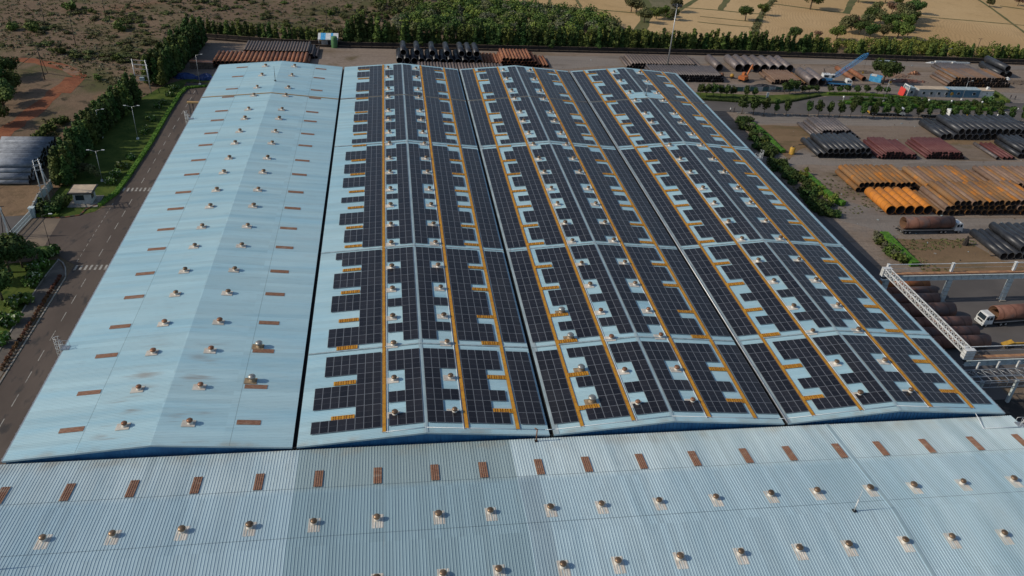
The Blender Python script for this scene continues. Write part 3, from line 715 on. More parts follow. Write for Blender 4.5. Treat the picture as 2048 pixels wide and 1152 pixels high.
# white conduits beside the walkways and along the near gables
M['pipe_shine'] = mat('bright_conduit', (.62, .64, .65), (.5, .52, .53), 2, .3, .4)
def conduit(pts, r, label, grp='white conduits on the roofs'):
    mb = MB()
    for a, b in zip(pts, pts[1:]): mb.tube(a, b, r, 'whitepipe', 8)
    for p in pts: mb.lathe([(r * 1.3, -r * 1.3), (r * 1.3, r * 1.3)], p, 'whitepipe', 8)
    tag(mb.build('conduit_pipe'), label, 'pipe', grp)
for s in (1, 2, 3):
    for off in (-5.28, 5.28):
        x = XR[s] + off; z = zroof(s, x) + .1
        conduit([(x, .9, z), (x, 52.3, z), (x, 104, z), (x, L - 1, z)], .045 if off < 0 else .055, 'long white pipe along the inner %s walkway of the %s' % ('left' if off < 0 else 'right', SN[s]))
gp = []
for s in (1, 2, 3):
    for x in ([XV[1] + 12, XR[1]] if s == 1 else [XV[s] + .7, XR[s]]): gp.append((x, .95, zroof(s, x) + .1))
    gp.append((XV[s + 1] - (.7 if s < 3 else 4.9), .95, zroof(s, XV[s + 1] - (.7 if s < 3 else 4.9)) + .1))
conduit(gp, .05, 'white pipe running along the near gable edge of three roofs')
conduit([(139.1, .95, .35), (138.2, -3.2, .1), (144.6, -3.3, .1)], .06, 'bent white pipe dropping onto the right end of the foreground roof')
def rmast(x, y, z, h, k, label):
    t = thing('lightning_mast', label, 'mast', (x, y, z), 0)
    a = MB(); a.tube((0, 0, 0), (0, 0, h * .55), .075, k, 8); a.tube((0, 0, h * .55), (0, 0, h), .055, k, 6, r2=.03); a.build('rod', t)
    a = MB(); a.box((0, 0, .06), (.5, .5, .1), 'dark')
    for q in range(3): a.tube((.32 * math.cos(q * 2.1), .32 * math.sin(q * 2.1), .05), (0, 0, .8), .015, 'dark', 5)
    a.build('tripod_base', t)
rmast(108.8, FR, zr + .0, 3.8, 'white', 'thin lightning mast on the ridge of the foreground roof')
rmast(18.45, 149.0, RH + .08, 4.2, 'dark', 'thin lightning mast on the ridge of the bare leftmost roof')
rmast(125.9, 141.2, RH + .08, 4.2, 'steel', 'thin lightning mast on the bare patch of the rightmost long roof')
rmast(5.3, FR - .3, zr, 3.8, 'dark', 'lightning mast at the left edge of the foreground roof')
t = thing('vent_stack', 'reddish brown bent pipe standing at the gutter end by the foreground roof', 'pipe', (70.0, -.9, -.2))
a = MB(); a.tube((0, 0, 0), (0, 0, 2.2), .09, 'vent_rust', 10); a.tube((0, 0, 2.2), (-.35, .1, 2.35), .09, 'vent_rust', 10); a.build('riser', t)
a = MB(); a.box((0, 0, .03), (.45, .45, .06), 'dark'); a.build('base_flange', t)

# ------------------------------------------------------------------ stacks of pipes
PIPES = []           # every pipe: (centre, axis, length, radius, material, label, group)
def stack(x0, x1, yf, n, d, k, label, layers=None, Ln=12.2, axis='y', mixk=None, jit=.38, full=None):
    """rows of pipes lying along y (ends towards the camera at yf) or along x"""
    rnd = random.Random(int(x0 * 10) + n); sp = (x1 - x0) / max(1, n - 1)
    layers = layers or [(0, n)]
    for li, (st, ct) in enumerate(layers):
        for i in range(ct):
            c = x0 + (st + i) * sp; z = GZ + d / 2 + .12 + li * d * .866; off = rnd.uniform(-jit, jit)
            kk = k if not mixk else rnd.choice(mixk)
            if axis == 'y': P = Vector((c, yf + Ln / 2 + off, z)); A = Vector((0, 1, 0))
            else: P = Vector((yf - Ln / 2 + off, c, z)); A = Vector((1, 0, 0))
            PIPES.append((P, A, Ln, d / 2 * .985, kk, label[0], label[1]))
def pyr(n, l, s=.5): return [(s * i, n - int(2 * s * i)) for i in range(l)]
def gx(x, y): return G(x, y).x
def grp(a, b): return (a, b)
# back yard
stack(-10.2, 21.8, 206.5, 23, 1.36, 'p_rust', grp('rusty pipe in the front row behind the bare roof', 'rusty pipes behind the bare roof'), [(0, 23), (.5, 22)])
stack(-2.0, 24.3, 219.0, 26, 1.02, 'p_greybrown', grp('grey pipe in the stack behind the rusty row, beyond the bare roof', 'grey pipes behind the bare roof'), [(0, 26), (.5, 24), (1, 22)])
stack(54.6, 84.2, 214.5, 12, 2.45, 'p_black', grp('thick black pipe in the bottom row beyond the second roof', 'thick black pipes, bottom row'))
for i, x in enumerate((56.0, 61.0, 66.6, 72.0, 77.4, 80.2, 83.0)):
    stack(x, x, 214.6, 1, 2.3, 'p_black', grp('thick black pipe lying on top of the bottom row beyond the second roof', 'thick black pipes, top row'), None, 11.8)
    PIPES[-1][0].z = GZ + 2.45 + 1.95
stack(61.0, 92.4, 199.5, 29, 1.08, 'p_greybrown', grp('brown-grey pipe in the long low row beyond the second roof', 'brown-grey pipes behind the second roof'), [(0, 29), (.5, 28)], 12)
stack(85.5, 91.0, 215, 5, 1.3, 'p_rust', grp('rusty pipe between the black pipes and the red-brown stack', 'few rusty pipes beside the black ones'))
stack(92.0, 107.2, 213.5, 13, 1.24, 'p_rust', grp('red-brown pipe in the stack beyond the third roof', 'red-brown pipes beyond the third roof'), [(0, 13), (.5, 11), (1, 9)], 12.5)
stack(108.8, 110.0, 213.6, 2, 1.1, 'p_rust', grp('red-brown pipe lying apart at the stack end beyond the third roof', 'loose red-brown pipes'))
stack(141.6, 171.3, 214.5, 26, 1.17, 'p_greybrown', grp('grey pipe in the far stack beyond the right roof', 'grey pipes, far stack'), [(0, 26), (1.5, 22)], 12.0)
stack(147.0, 174.4, 199.6, 28, 1.0, 'p_steel', grp('grey pipe in the high stack right behind the right roof', 'grey pipes, stack behind the right roof'), [(0, 28), (.5, 27), (1, 26)], 12.0)
stack(177.6, 177.6, 212.6, 1, 3.0, 'p_giant', grp('lone huge grey pipe left of the row of seven', 'lone huge grey pipe'), None, 13)
stack(185.6, 206.9, 213.0, 7, 3.1, 'p_giant', grp('huge grey pipe in the row of seven behind the orange excavator', 'row of seven huge grey pipes'), None, 13)
stack(193.6, 205.4, 198.2, 12, 1.05, 'p_brown', grp('brown pipe in the stack right of the excavator', 'brown pipes right of the excavator'), [(0, 12), (1.0, 10)], 12.5)
stack(206.6, 206.6, 198.2, 1, 1.05, 'p_ochre', grp('ochre pipe at the right edge of the brown stack by the huge pipes', 'ochre pipe'), None, 12.5)
stack(209.0, 212.5, 196.6, 2, 3.3, 'p_giant', grp('huge grey pipe of the pair in front of the blue crane', 'pair of huge grey pipes'), None, 13)
stack(229.2, 233.6, 203.5, 2, 1.9, 'p_rust', grp('rusty pipe lying under the blue crane boom', 'two rusty pipes under the crane boom'), None, 14)
stack(266.6, 293.2, 199.0, 25, 1.08, 'p_brown', grp('brown pipe in the wide stack behind the cabins', 'brown pipes behind the cabins'), [(0, 25), (.5, 24), (1.5, 22), (2.5, 20)], 12.0, mixk=['p_brown', 'p_greybrown', 'p_brown', 'p_brown', 'p_ochre'])
stack(276.0, 292.4, 214.0, 18, .95, 'p_steel', grp('grey pipe in the low stack near the boundary wall at right', 'grey pipes near the boundary wall'), [(0, 18), (1, 14)], 11)
for (x, zz) in ((299.0, 0), (302.2, 0), (300.6, 1)):
    stack(x, x, 211.8, 1, 2.6, 'p_black', grp('thick black pipe in the pile of three near the boundary wall', 'pile of three thick black pipes'), None, 14)
    PIPES[-1][0].z += zz * 2.4
# side yard
stack(184.8, 199.4, 144.6, 14, 1.05, 'p_steel', grp('grey spiral pipe in the stack behind the black pipes', 'grey spiral pipes'), [(0, 14), (1.5, 11), (2.5, 9)], 11.8)
stack(179.2, 195.4, 128.8, 10, 1.76, 'p_black', grp('black pipe with pale stripe beside the maroon pipes', 'black pipes beside the maroon pipes'), [(0, 10), (1.5, 8)], 12.3)
stack(198.4, 210.2, 128.2, 13, .92, 'p_maroon', grp('maroon pipe in the stack touching the black pipes', 'maroon pipes, left stack'), [(0, 13), (1, 12), (2, 6)], 12.0)
stack(214.4, 226.4, 128.2, 14, .88, 'p_maroon', grp('maroon pipe in the separate right-hand maroon stack', 'maroon pipes, right stack'), [(0, 14), (.5, 13), (1.5, 11)], 12.2)
stack(238.0, 238.0, 128.0, 1, 1.1, 'p_steel', grp('single grey pipe left of two maroon ones at the right edge', 'single grey pipe'), None, 12)
stack(240.4, 243.6, 128.0, 3, 1.0, 'p_maroon', grp('maroon pipe beside the single grey one near the right edge', 'few maroon pipes at the right edge'), None, 12)
stack(246.5, 254, 129.0, 5, 1.7, 'p_black', grp('black pipe just left of the edge, behind the ochre pipes', 'black pipes at the right edge'), [(0, 5), (.5, 4)], 12)
stack(229.6, 262.0, 144.2, 15, 2.15, 'p_black', grp('black pipe in the big two-layer stack below the tree row', 'big black pipes below the tree row'), [(0, 15), (2.5, 12)], 13.2)
stack(178.9, 196.3, 105.4, 12, 1.52, 'p_ochre', grp('ochre rusted pipe in the stack behind the orange giants', 'ochre pipes, left stack'), [(0, 12), (.5, 11)], 12.4)
stack(198.6, 216.6, 104.8, 13, 1.45, 'p_ochre', grp('ochre rusted pipe in the middle of the long ochre stack', 'ochre pipes, middle stack'), [(0, 13), (.5, 12)], 12.4, mixk=['p_ochre', 'p_brown', 'p_ochre'])
stack(218.6, 240.0, 105.0, 15, 1.45, 'p_ochre', grp('ochre pipe at the far right end of the ochre stacks', 'ochre pipes, far right'), [(0, 15), (2.5, 11)], 12.4, mixk=['p_ochre', 'p_brown'])
stack(194.8, 226.0, 90.8, 20, 1.58, 'p_ochre', grp('ochre pipe in the high front stack right of the orange giants', 'ochre pipes, front stack'), [(0, 20), (1, 19), (2.5, 16)], 12.4, mixk=['p_ochre', 'p_brown', 'p_ochre'])
stack(180.8, 191.6, 91.4, 5, 2.68, 'p_orange', grp('huge bright orange pipe in the row of five above the loaded truck', 'row of five huge orange pipes'), None, 11.6, jit=.1)
stack(196.9, 211.0, 67.4, 8, 2.0, 'p_black', grp('black pipe in the near stack at the right edge above the gantry', 'black pipes above the gantry'), [(0, 8), (2.5, 5)], 12.3)
# huge rusty pipes under the gantry, ends towards the right
for i, (xr, yy, d, k) in enumerate(((169.4, 55.6, 2.3, 'p_orange2'), (169.0, 52.2, 2.6, 'p_oldrust'), (167.4, 49.0, 2.9, 'p_oldrust'), (168.2, 44.6, 3.3, 'p_oldrust'), (169.3, 40.4, 2.7, 'p_oldrust'), (168.8, 37.0, 2.6, 'p_oldrust'), (169.2, 33.8, 2.6, 'p_oldrust'))):
    PIPES.append((Vector((xr - 6.2, yy, GZ + d / 2)), Vector((1, 0, 0)), 12.4, d / 2, k, 'huge rusty pipe beside the right roof under the white girder, %s from the far end' % ORD[i], 'huge rusty pipes under the gantry'))
M['p_orange2'] = pipemat('pipe_orange_dull', (.26, .085, .03), (.34, .12, .03), ring=3, rough=.8, metal=0)
# black stack outside the left boundary, ends facing right
stack(111.4, 133.0, -37.2, 19, 1.15, 'p_silver', grp('silvery black pipe in the stack outside the left boundary', 'silvery black pipes at the left edge'), [(0, 19), (.5, 18), (2.0, 16), (3.0, 15)], 13.0, 'x', jit=.5)
M['p_silver'] = pipemat('pipe_black_silver', (.19, .205, .23), (.29, .31, .34), rough=.9)
NS = 300
meshes = {}
def pipe_mesh(Ln, r, k):
    key = (round(Ln, 1), round(r, 2), k)
    if key not in meshes:
        m = MB(); m.tube((0, -Ln / 2, 0), (0, Ln / 2, 0), r, k, 20 if r > .7 else 12, kin='p_inner', thick=max(.02, r * .06), rim='steel' if k == 'p_black' else None); meshes[key] = m.mesh('steel_pipe')
    return meshes[key]
def seen(p):
    P = p[0]; u, v = proj(P); return -60 < u < 2110
PIPES = [p for p in PIPES if seen(p)]
PIPES.sort(key=lambda p: -(p[3] / (p[0] - CAM).length) - (.0015 if p[0].z > GZ + 1.4 * p[3] * 2 else 0))
for p in PIPES[:NS]:
    P, A, Ln, r, k, lb, g = p
    o = obj('steel_pipe', pipe_mesh(Ln, r, k), None, P, (0, random.uniform(0, 6), 0) if A.y else (0, 0, R(90)))
    tag(o, lb, 'pipe', g)
rest = MB()
for P, A, Ln, r, k, lb, g in PIPES[NS:]:
    rest.tube(P - A * Ln / 2, P + A * Ln / 2, r, k, 10, kin='p_inner', thick=r * .06)
if PIPES[NS:]: tag(rest.build('stacked_pipes'), 'remaining smaller steel pipes lying in the stacks of the yard', 'pipes', kind='stuff')
print('pipes', len(PIPES))
# timber bearers under the side-yard stacks
for (x0, x1, yy, lb) in ((178, 197, 129, 'the black pipes beside the maroon ones'), (178, 197, 106, 'the left ochre pipes'), (196, 212, 68, 'the near black pipes'), (180, 193, 92, 'the orange giants')):
    b = MB()
    for o_ in (1.4, 10.4): b.box(((x0 + x1) / 2, yy + o_, GZ + .06), (x1 - x0 + 1.6, .35, .14), 'dark')
    for o_, nm in ((1.4, 'near'), (10.4, 'far')):
        b = MB(); b.box(((x0 + x1) / 2, yy + o_, GZ + .06), (x1 - x0 + 1.6, .35, .14), 'dark')
        tag(b.build('timber_bearer'), 'dark timber bearer under the %s end of %s' % (nm, lb), 'timber', 'timber bearers under the pipes')

# ------------------------------------------------------------------ vegetation
def crown_pts(rnd, blobs, n, shell=.55):
    out = []; tot = sum(b[3] * b[4] * b[5] for b in blobs)
    for b in blobs:
        for _ in range(int(n * b[3] * b[4] * b[5] / tot) + 1):
            while True:
                p = Vector((rnd.uniform(-1, 1), rnd.uniform(-1, 1), rnd.uniform(-1, 1)))
                if shell < p.length < 1: break
            out.append((Vector((b[0] + p.x * b[3], b[1] + p.y * b[4], b[2] + p.z * b[5])), p))
    return out
def leaves(mb, rnd, blobs, n, size, k, shell=.55):
    q = mb.mi(k)
    for p, nrm in crown_pts(rnd, blobs, n, shell):
        d = (nrm.normalized() + Vector((rnd.uniform(-1, 1), rnd.uniform(-1, 1), rnd.uniform(-.6, 1.0))) * .8).normalized()
        u = d.orthogonal().normalized(); u.rotate(Matrix.Rotation(rnd.uniform(0, 6.3), 3, d)); w_ = d.cross(u); s = size * rnd.uniform(.6, 1.3)
        i = len(mb.v)
        for a, b in ((-1, -.6), (.9, -.8), (1, .7), (-.7, 1)): mb.v.append(tuple(p + u * a * s * .5 + w_ * b * s * .5))
        mb.f.append((i, i + 1, i + 2, i + 3)); mb.m.append(q); mb.sm.append(False)
def trunk_mb(h, r, rnd, limbs=3, spread=.6):
    t = MB(); t.tube((0, 0, 0), (rnd.uniform(-.1, .1), rnd.uniform(-.1, .1), h * .55), r, 'bark', 7, r2=r * .7)
    t.tube((0, 0, h * .5), (rnd.uniform(-.2, .2), rnd.uniform(-.2, .2), h), r * .7, 'bark', 6, r2=r * .25)
    for i in range(limbs):
        a = rnd.uniform(0, 6.3); z = h * rnd.uniform(.4, .7)
        t.tube((0, 0, z), (math.cos(a) * spread, math.sin(a) * spread, z + spread * .8), r * .45, 'bark', 5, r2=r * .15)
    return t
def make_kind(name, k, variants, blobf, n, size, th, tr, shell=.5, limbs=3, spread=.6):
    out = []
    for v in range(variants):
        rnd = random.Random(name + str(v)); m = MB(); leaves(m, rnd, blobf(rnd), n, size, k, shell)
        out.append((m.mesh('crown'), trunk_mb(th, tr, rnd, limbs, spread).mesh('trunk')))
    return out
def bl_column(r_):
    return [(r_.uniform(-.3, .3), r_.uniform(-.3, .3), 1.4 + i * 1.05, 1.25 - .14 * i + r_.uniform(-.2, .15), 1.25 - .14 * i + r_.uniform(-.2, .15), .95) for i in range(6)]
def bl_round(r_):
    return [(r_.uniform(-.8, .8), r_.uniform(-.8, .8), 3.2 + r_.uniform(-.5, .9), r_.uniform(.9, 1.4), r_.uniform(.9, 1.4), r_.uniform(.8, 1.2)) for i in range(7)]
def bl_big(r_):
    return [(r_.uniform(-2.4, 2.4), r_.uniform(-2.2, 2.2), 4.6 + r_.uniform(-1.2, 1.8), r_.uniform(1.4, 2.4), r_.uniform(1.4, 2.4), r_.uniform(1.1, 1.8)) for i in range(10)]
def bl_lolli(r_):
    return [(r_.uniform(-.6, .6), r_.uniform(-.6, .6), 3.0 + r_.uniform(-.5, 1.7), r_.uniform(.8, 1.15), r_.uniform(.8, 1.15), r_.uniform(.8, 1.2)) for i in range(7)]
def bl_bush(r_):
    return [(r_.uniform(-.9, .9), r_.uniform(-.9, .9), .55 + r_.uniform(-.1, .5), r_.uniform(.5, .95), r_.uniform(.5, .95), r_.uniform(.45, .8)) for i in range(6)]
def bl_small(r_):
    return [(r_.uniform(-.5, .5), r_.uniform(-.5, .5), 1.7 + r_.uniform(-.25, .45), r_.uniform(.7, 1.0), r_.uniform(.7, 1.0), r_.uniform(.55, .8)) for i in range(6)]
K = {'column': make_kind('column', 'l_dark', 7, bl_column, 900, .46, 6.6, .16, .35, 2, .5), 'column_mid': make_kind('columnm', 'l_mid', 5, bl_column, 860, .46, 6.4, .16, .35, 2, .5),
     'round': make_kind('round', 'l_mid', 5, bl_round, 640, .42, 3.4, .16, .4), 'light': make_kind('light', 'l_light', 4, bl_round, 640, .42, 3.4, .16, .4), 'olive': make_kind('olive', 'l_olive', 4, bl_round, 600, .44, 3.4, .16, .4),
     'big': make_kind('big', 'l_dark', 3, bl_big, 1700, .52, 5.2, .32, .45, 5, 1.8), 'bigmid': make_kind('bigm', 'l_mid', 3, bl_big, 1700, .52, 5.2, .32, .45, 5, 1.8), 'bigolive': make_kind('bigo', 'l_olive', 3, bl_big, 1600, .52, 5.2, .32, .45, 5, 1.8),
     'bigbrown': make_kind('bigb', 'l_brown', 1, bl_big, 420, .7, 5.2, .3, .45, 6, 2.2),
     'lolli': make_kind('lolli', 'l_dark', 5, bl_lolli, 620, .38, 3.8, .10, .35, 3, .5), 'small': make_kind('small', 'l_dark', 4, bl_small, 330, .36, 1.8, .08, .4, 2, .3),
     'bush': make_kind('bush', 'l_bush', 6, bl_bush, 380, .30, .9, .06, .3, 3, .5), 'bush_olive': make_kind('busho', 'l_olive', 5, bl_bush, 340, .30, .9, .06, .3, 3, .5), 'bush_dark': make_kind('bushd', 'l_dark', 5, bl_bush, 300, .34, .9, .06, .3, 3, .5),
     'flower': make_kind('flower', 'l_flower', 4, bl_bush, 300, .36, 1.0, .08, .3, 4, .6), 'bush_grey': make_kind('bushg', 'l_grey', 3, bl_bush, 240, .34, .9, .06, .3, 3, .5), 'bush_mid': make_kind('bushm', 'l_mid', 4, bl_bush, 300, .34, .9, .06, .3, 3, .5)}
rt = random.Random(5)
def tree(kind, P, s, label, cat, group=None, sz=None, name='tree', tr=True):
    cr, tk = rt.choice(K[kind]); t = thing(name if name != 'tree' else {'column': 'columnar_tree', 'column_mid': 'columnar_tree', 'lolli': 'street_tree', 'small': 'small_tree'}.get(kind, 'tree'), label, cat, (P[0], P[1], P[2] if len(P) > 2 else GZ), rt.uniform(0, 6.3), group)
    t.scale = (s, s, sz or s); obj('crown', cr, t)
    if tr: obj('trunk', tk, t)
    return t
def along(pts, st):
    out = []; acc = 0
    for a, b in zip(pts, pts[1:]):
        Ln = (b - a).length; u = acc
        while u < Ln: out.append(a + (b - a) * u / Ln); u += st
        acc = u - Ln
    return out
# boundary wall at the back and the tree row behind it
WB = [Vector((-24, 247, GZ)), Vector((-19, 243.5, GZ)), Vector((10, 238.5, GZ)), Vector((36, 236.6, GZ)), Vector((110, 237, GZ)), Vector((200, 237.6, GZ)), Vector((330, 233.4, GZ)), Vector((460, 227, GZ))]
def wall(name, pts, h, th, k, label, cap=True):
    t = thing(name, label, 'wall', pts[0]); w_ = MB(); c = MB(); pst = MB(); o = pts[0]
    for a, b in zip(pts, pts[1:]):
        d = b - a; m_ = (a + b) / 2 - o; w_.box(m_ + Vector((0, 0, h / 2)), (d.length + th, th, h), k, rz=math.atan2(d.y, d.x)); c.box(m_ + Vector((0, 0, h + .05)), (d.length + th, th + .12, .1), 'kerb' if k != 'stone' else 'bark', rz=math.atan2(d.y, d.x))
        n = int(d.length / 4)
        for i in range(n + 1): pst.box(a + d * i / max(1, n) - o + Vector((0, 0, h / 2 + .1)), (.35, th + .16, h + .2), k, rz=math.atan2(d.y, d.x))
    w_.build('wall_panel', t); c.build('coping', t); pst.build('pier', t); return t
wall('boundary_wall', WB, 1.5, .25, 'stone', 'dark boundary wall below the tree row at the back of the yard')
low = [p + Vector((0, -2.6, 0)) for p in WB[1:]]
wall('boundary_wall', low, .7, .3, 'stone', 'low dark retaining wall in front of the back boundary wall')
for i, p in enumerate(along([p + Vector((0, 1.9, 0)) for p in WB], 2.4)):
    u, v = proj(p)
    if 636 < u < 682 or u > 2110: continue
    if u < 640 or 1640 < u: s = rt.uniform(.85, 1.15); kd = rt.choice(['column', 'column_mid', 'column_mid'])
    else: s = rt.uniform(1.2, 1.5); kd = rt.choice(['column', 'column', 'column_mid'])
    if u > 1640 and rt.random() < .40: continue
    if 680 < u < 760: s *= 1.22
    tree(kd, (p.x + rt.uniform(-.4, .4), p.y + rt.uniform(-.6, .8), GZ), s, 'columnar dark green tree in the row behind the back boundary wall', 'tree', 'trees along the back boundary', sz=s * rt.uniform(.78, .95))
# left boundary hedge trees
HL = px((128, 372), (150, 330), (185, 285), (225, 245), (262, 212), (275, 196)); HL2 = px((322, 172), (345, 150), (370, 125), (395, 100), (402, 84))
for i, p in enumerate(along(HL, 2.3)):
    for j in range(2):
        tree('column' if rt.random() < .7 else 'column_mid', (p.x - 1.3 + j * 2.2 + rt.uniform(-.4, .4), p.y + rt.uniform(-.5, .5), GZ), rt.uniform(1.2, 1.4), 'dense green tree in the left boundary hedge beside the lawn', 'tree', 'trees of the left boundary hedge', sz=rt.uniform(1.05, 1.25))
for i, p in enumerate(along(HL2, 2.6)):
    for j in range(3):
        tree('column' if rt.random() < .8 else 'column_mid', (p.x - 4.0 + j * 2.6 + rt.uniform(-.5, .5), p.y + rt.uniform(-.6, .6), GZ), rt.uniform(1.2, 1.4), 'tall dark tree in the hedge left of the far end of the bare roof', 'tree', 'trees at the back left corner')
# scrubland bushes
def inpoly(x, y, P):
    c = False
    for i in range(len(P)):
        (x1, y1), (x2, y2) = P[i], P[i - 1]
        if (y1 > y) != (y2 > y) and x < (x2 - x1) * (y - y1) / (y2 - y1) + x1: c = not c
    return c
SCR = [(-20, 0), (960, 0), (870, 26), (800, 60), (640, 62), (400, 62), (370, 90), (262, 190), (150, 150), (60, 112), (-20, 96)]
cent = [(rt.uniform(-20, 960), rt.uniform(-2, 120)) for _ in range(60)] + [(30, 90), (55, 50), (100, 92), (150, 25), (230, 75), (300, 60), (270, 45), (245, 110), (155, 105), (560, 30), (590, 25), (610, 28), (690, 22), (690, 30), (330, 25), (420, 15)]
nb = 0
while nb < 240:
    cx, cy = rt.choice(cent); x, y = cx + rt.gauss(0, 26), cy + rt.gauss(0, 6)
    if not inpoly(x, y, SCR): continue
    u = rt.random()
    kd = 'bush' if u < .5 else 'bush_olive' if u < .9 else 'bush_mid'
    tree(kd, G(x, y), rt.uniform(.6, 1.6), 'low green bush scattered on the brown scrubland at top left', 'bush', 'bushes on the scrubland', name='bush', tr=False, sz=rt.uniform(.45, .95)); nb += 1
# second layer: scrub weed tufts too small to count
def scatter(name, poly, n, k, size, label, zs=.5, rr=(.5, 1.4), q=14):
    m = MB(); rnd = random.Random(name + label)
    xs = [p[0] for p in poly]; ys = [p[1] for p in poly]; c = 0
    while c < n:
        x, y = rnd.uniform(min(xs), max(xs)), rnd.uniform(min(ys), max(ys))
        if not inpoly(x, y, poly): continue
        P = G(x, y); r_ = rnd.uniform(*rr); leaves(m, rnd, [(P.x, P.y, GZ + r_ * zs * .6, r_, r_, r_ * zs)], q, size, k, .2); c += 1
    return tag(m.build(name), label, 'ground cover', kind='stuff')
scatter('scrub_weeds', SCR, 1700, 'l_bush', .40, 'sparse dry weeds over the scrubland', .25, (.3, 1.3), 8)
scatter('scrub_weeds', SCR, 500, 'l_grey', .45, 'grey leafless brush over the scrubland', .3, (.4, 1.6), 10)
scatter('scrub_weeds', [(130, 290), (250, 185), (300, 190), (210, 240), (140, 310), (60, 280), (90, 240)], 90, 'l_bush', .4, 'green weeds beside the red track', .5, (.5, 1.3), 14)
for i, (x, y, s) in enumerate([(100, 262, 1.6), (118, 250, 1.5), (130, 246, 1.3), (88, 272, 1.4), (78, 278, 1.2), (240, 60, 2.2), (68, 62, 2.2), (30, 60, 2), (232, 120, 1.6), (140, 20, 2.3), (195, 160, 1.2), (150, 118, 1.5), (120, 108, 1.6)]):
    tree('bush_mid', G(x, y), s, 'bright green leafy bush near the red track', 'bush', 'bright bushes near the red track', name='bush', tr=False)
for i, (x, y, s) in enumerate([(6, 210, 1.0), (26, 186, .95), (5, 160, 1.0), (12, 226, 1.0), (-14, 190, 1.2), (-8, 250, 1.0), (26, 150, .8)]):
    tree('bigmid' if i % 2 else 'big', G(x, y), s, 'tall bushy tree in the clump at the left edge by the track', 'tree', 'tree clump at the left edge')
# lower-left garden
for i, (x, y, s, kd) in enumerate([(20, 545, 1.0, 'big'), (-10, 560, 1.1, 'big'), (30, 520, .8, 'bigmid'), (5, 600, .9, 'big'), (-30, 520, 1.0, 'bigmid'), (45, 535, .7, 'big')]):
    tree(kd, G(x, y), s, 'dark leafy tree in the garden at the lower left edge', 'tree', 'trees in the lower left garden')
for i, (x, y, s) in enumerate([(98, 514, 1.9), (74, 540, 1.7), (62, 566, 1.8), (38, 610, 1.8), (14, 648, 1.9), (-4, 690, 1.6)]):
    tree('flower', G(x, y), s, 'white-flowering shrub beside the lower left footpath, %s from the plaza' % ORD[i], 'shrub', 'flowering shrubs by the footpath', name='flowering_shrub')
for i, (x, y, s) in enumerate([(347, 178, 1.2), (338, 192, 1.3), (325, 208, 1.2), (318, 216, 1.1), (304, 240, 1.3), (293, 262, 1.2), (288, 268, 1.0), (262, 318, 1.2), (246, 334, 1.2), (232, 352, 1.5), (220, 366, 1.4), (345, 183, 1.0)]):
    tree('flower', G(x, y), s, 'small white-flowering shrub on the lawn along the left road, %s from the far end' % ORD[i], 'shrub', 'flowering shrubs on the lawn', name='flowering_shrub')
for i, (x, y, s) in enumerate([(186, 355, 1.8), (176, 350, 1.6), (165, 352, 1.3), (196, 360, 1.3)]):
    tree('olive', G(x, y), s * .42, 'round light green shrub beside the guard booth', 'shrub', 'shrubs behind the guard booth', name='shrub', tr=False)
for i, (x, y, s, kd) in enumerate([(80, 426, 1.5, 'bush_dark'), (95, 420, 1.4, 'flower'), (112, 418, 1.6, 'bush_dark'), (122, 412, 1.4, 'bush_mid'), (104, 428, 1.2, 'bush_dark'), (130, 405, 1.2, 'bush_dark'), (88, 412, 1.3, 'flower')]):
    tree(kd, G(x, y), s, 'garden bush between the gate and the guard booth', 'bush', 'garden bushes by the gate', name='bush')
def palm(P, s, label):
    t = thing('palm', label, 'palm tree', P, rt.uniform(0, 6), 'palms by the plaza'); t.scale = (s, s, s)
    a = MB(); a.tube((0, 0, 0), (.05, 0, 2.0), .16, 'bark', 8, r2=.12); a.build('trunk', t)
    m = MB()
    for i in range(16):
        an = i * .393 + rt.uniform(-.1, .1); up = rt.uniform(.2, .9); pr_ = Vector((0, 0, 2.0))
        for j in range(6):
            f = (j + 1) / 6; nx = Vector((math.cos(an) * 1.7 * f, math.sin(an) * 1.7 * f, 2.0 + up * f * 1.1 - 1.5 * f * f))
            sd_ = Vector((-math.sin(an), math.cos(an), 0)) * (.30 * (1 - f * .7)); dz = Vector((0, 0, -.1))
            m.quad([pr_, nx, nx + sd_ + dz, pr_ + sd_ + dz], 'l_dark'); m.quad([pr_, pr_ - sd_ + dz, nx - sd_ + dz, nx], 'l_mid'); pr_ = nx
    m.build('fronds', t)
palm(G(62, 512), 1.5, 'palm by the plaza edge, nearer the gate'); palm(G(88, 520), 1.4, 'palm by the plaza edge, nearer the footpath')
# planter row beside the footpath (brown-red shrubs)
M['l_red'] = leaf('leaves_red', (.10, .045, .022), (.16, .07, .035), 1.2, .25)
pb = []
for v in range(3):
    m = MB(); leaves(m, random.Random(v), [(0, 0, .45, .42, .42, .42)], 70, .22, 'l_red', .3); pb.append(m.mesh('crown'))
pn = [G(a, b) for a, b in ((121, 556), (60, 650), (0, 745))]
n_ = 0
for p in along(pn, 1.05):
    o = obj('small_shrub', pb[n_ % 3], None, (-16.6 + rt.uniform(-.08, .08), p.y, GZ + .05), (0, 0, rt.uniform(0, 6))); n_ += 1
    tag(o, 'small brown-red shrub in the row between footpath and left road', 'shrub', 'brown-red shrubs along the footpath')
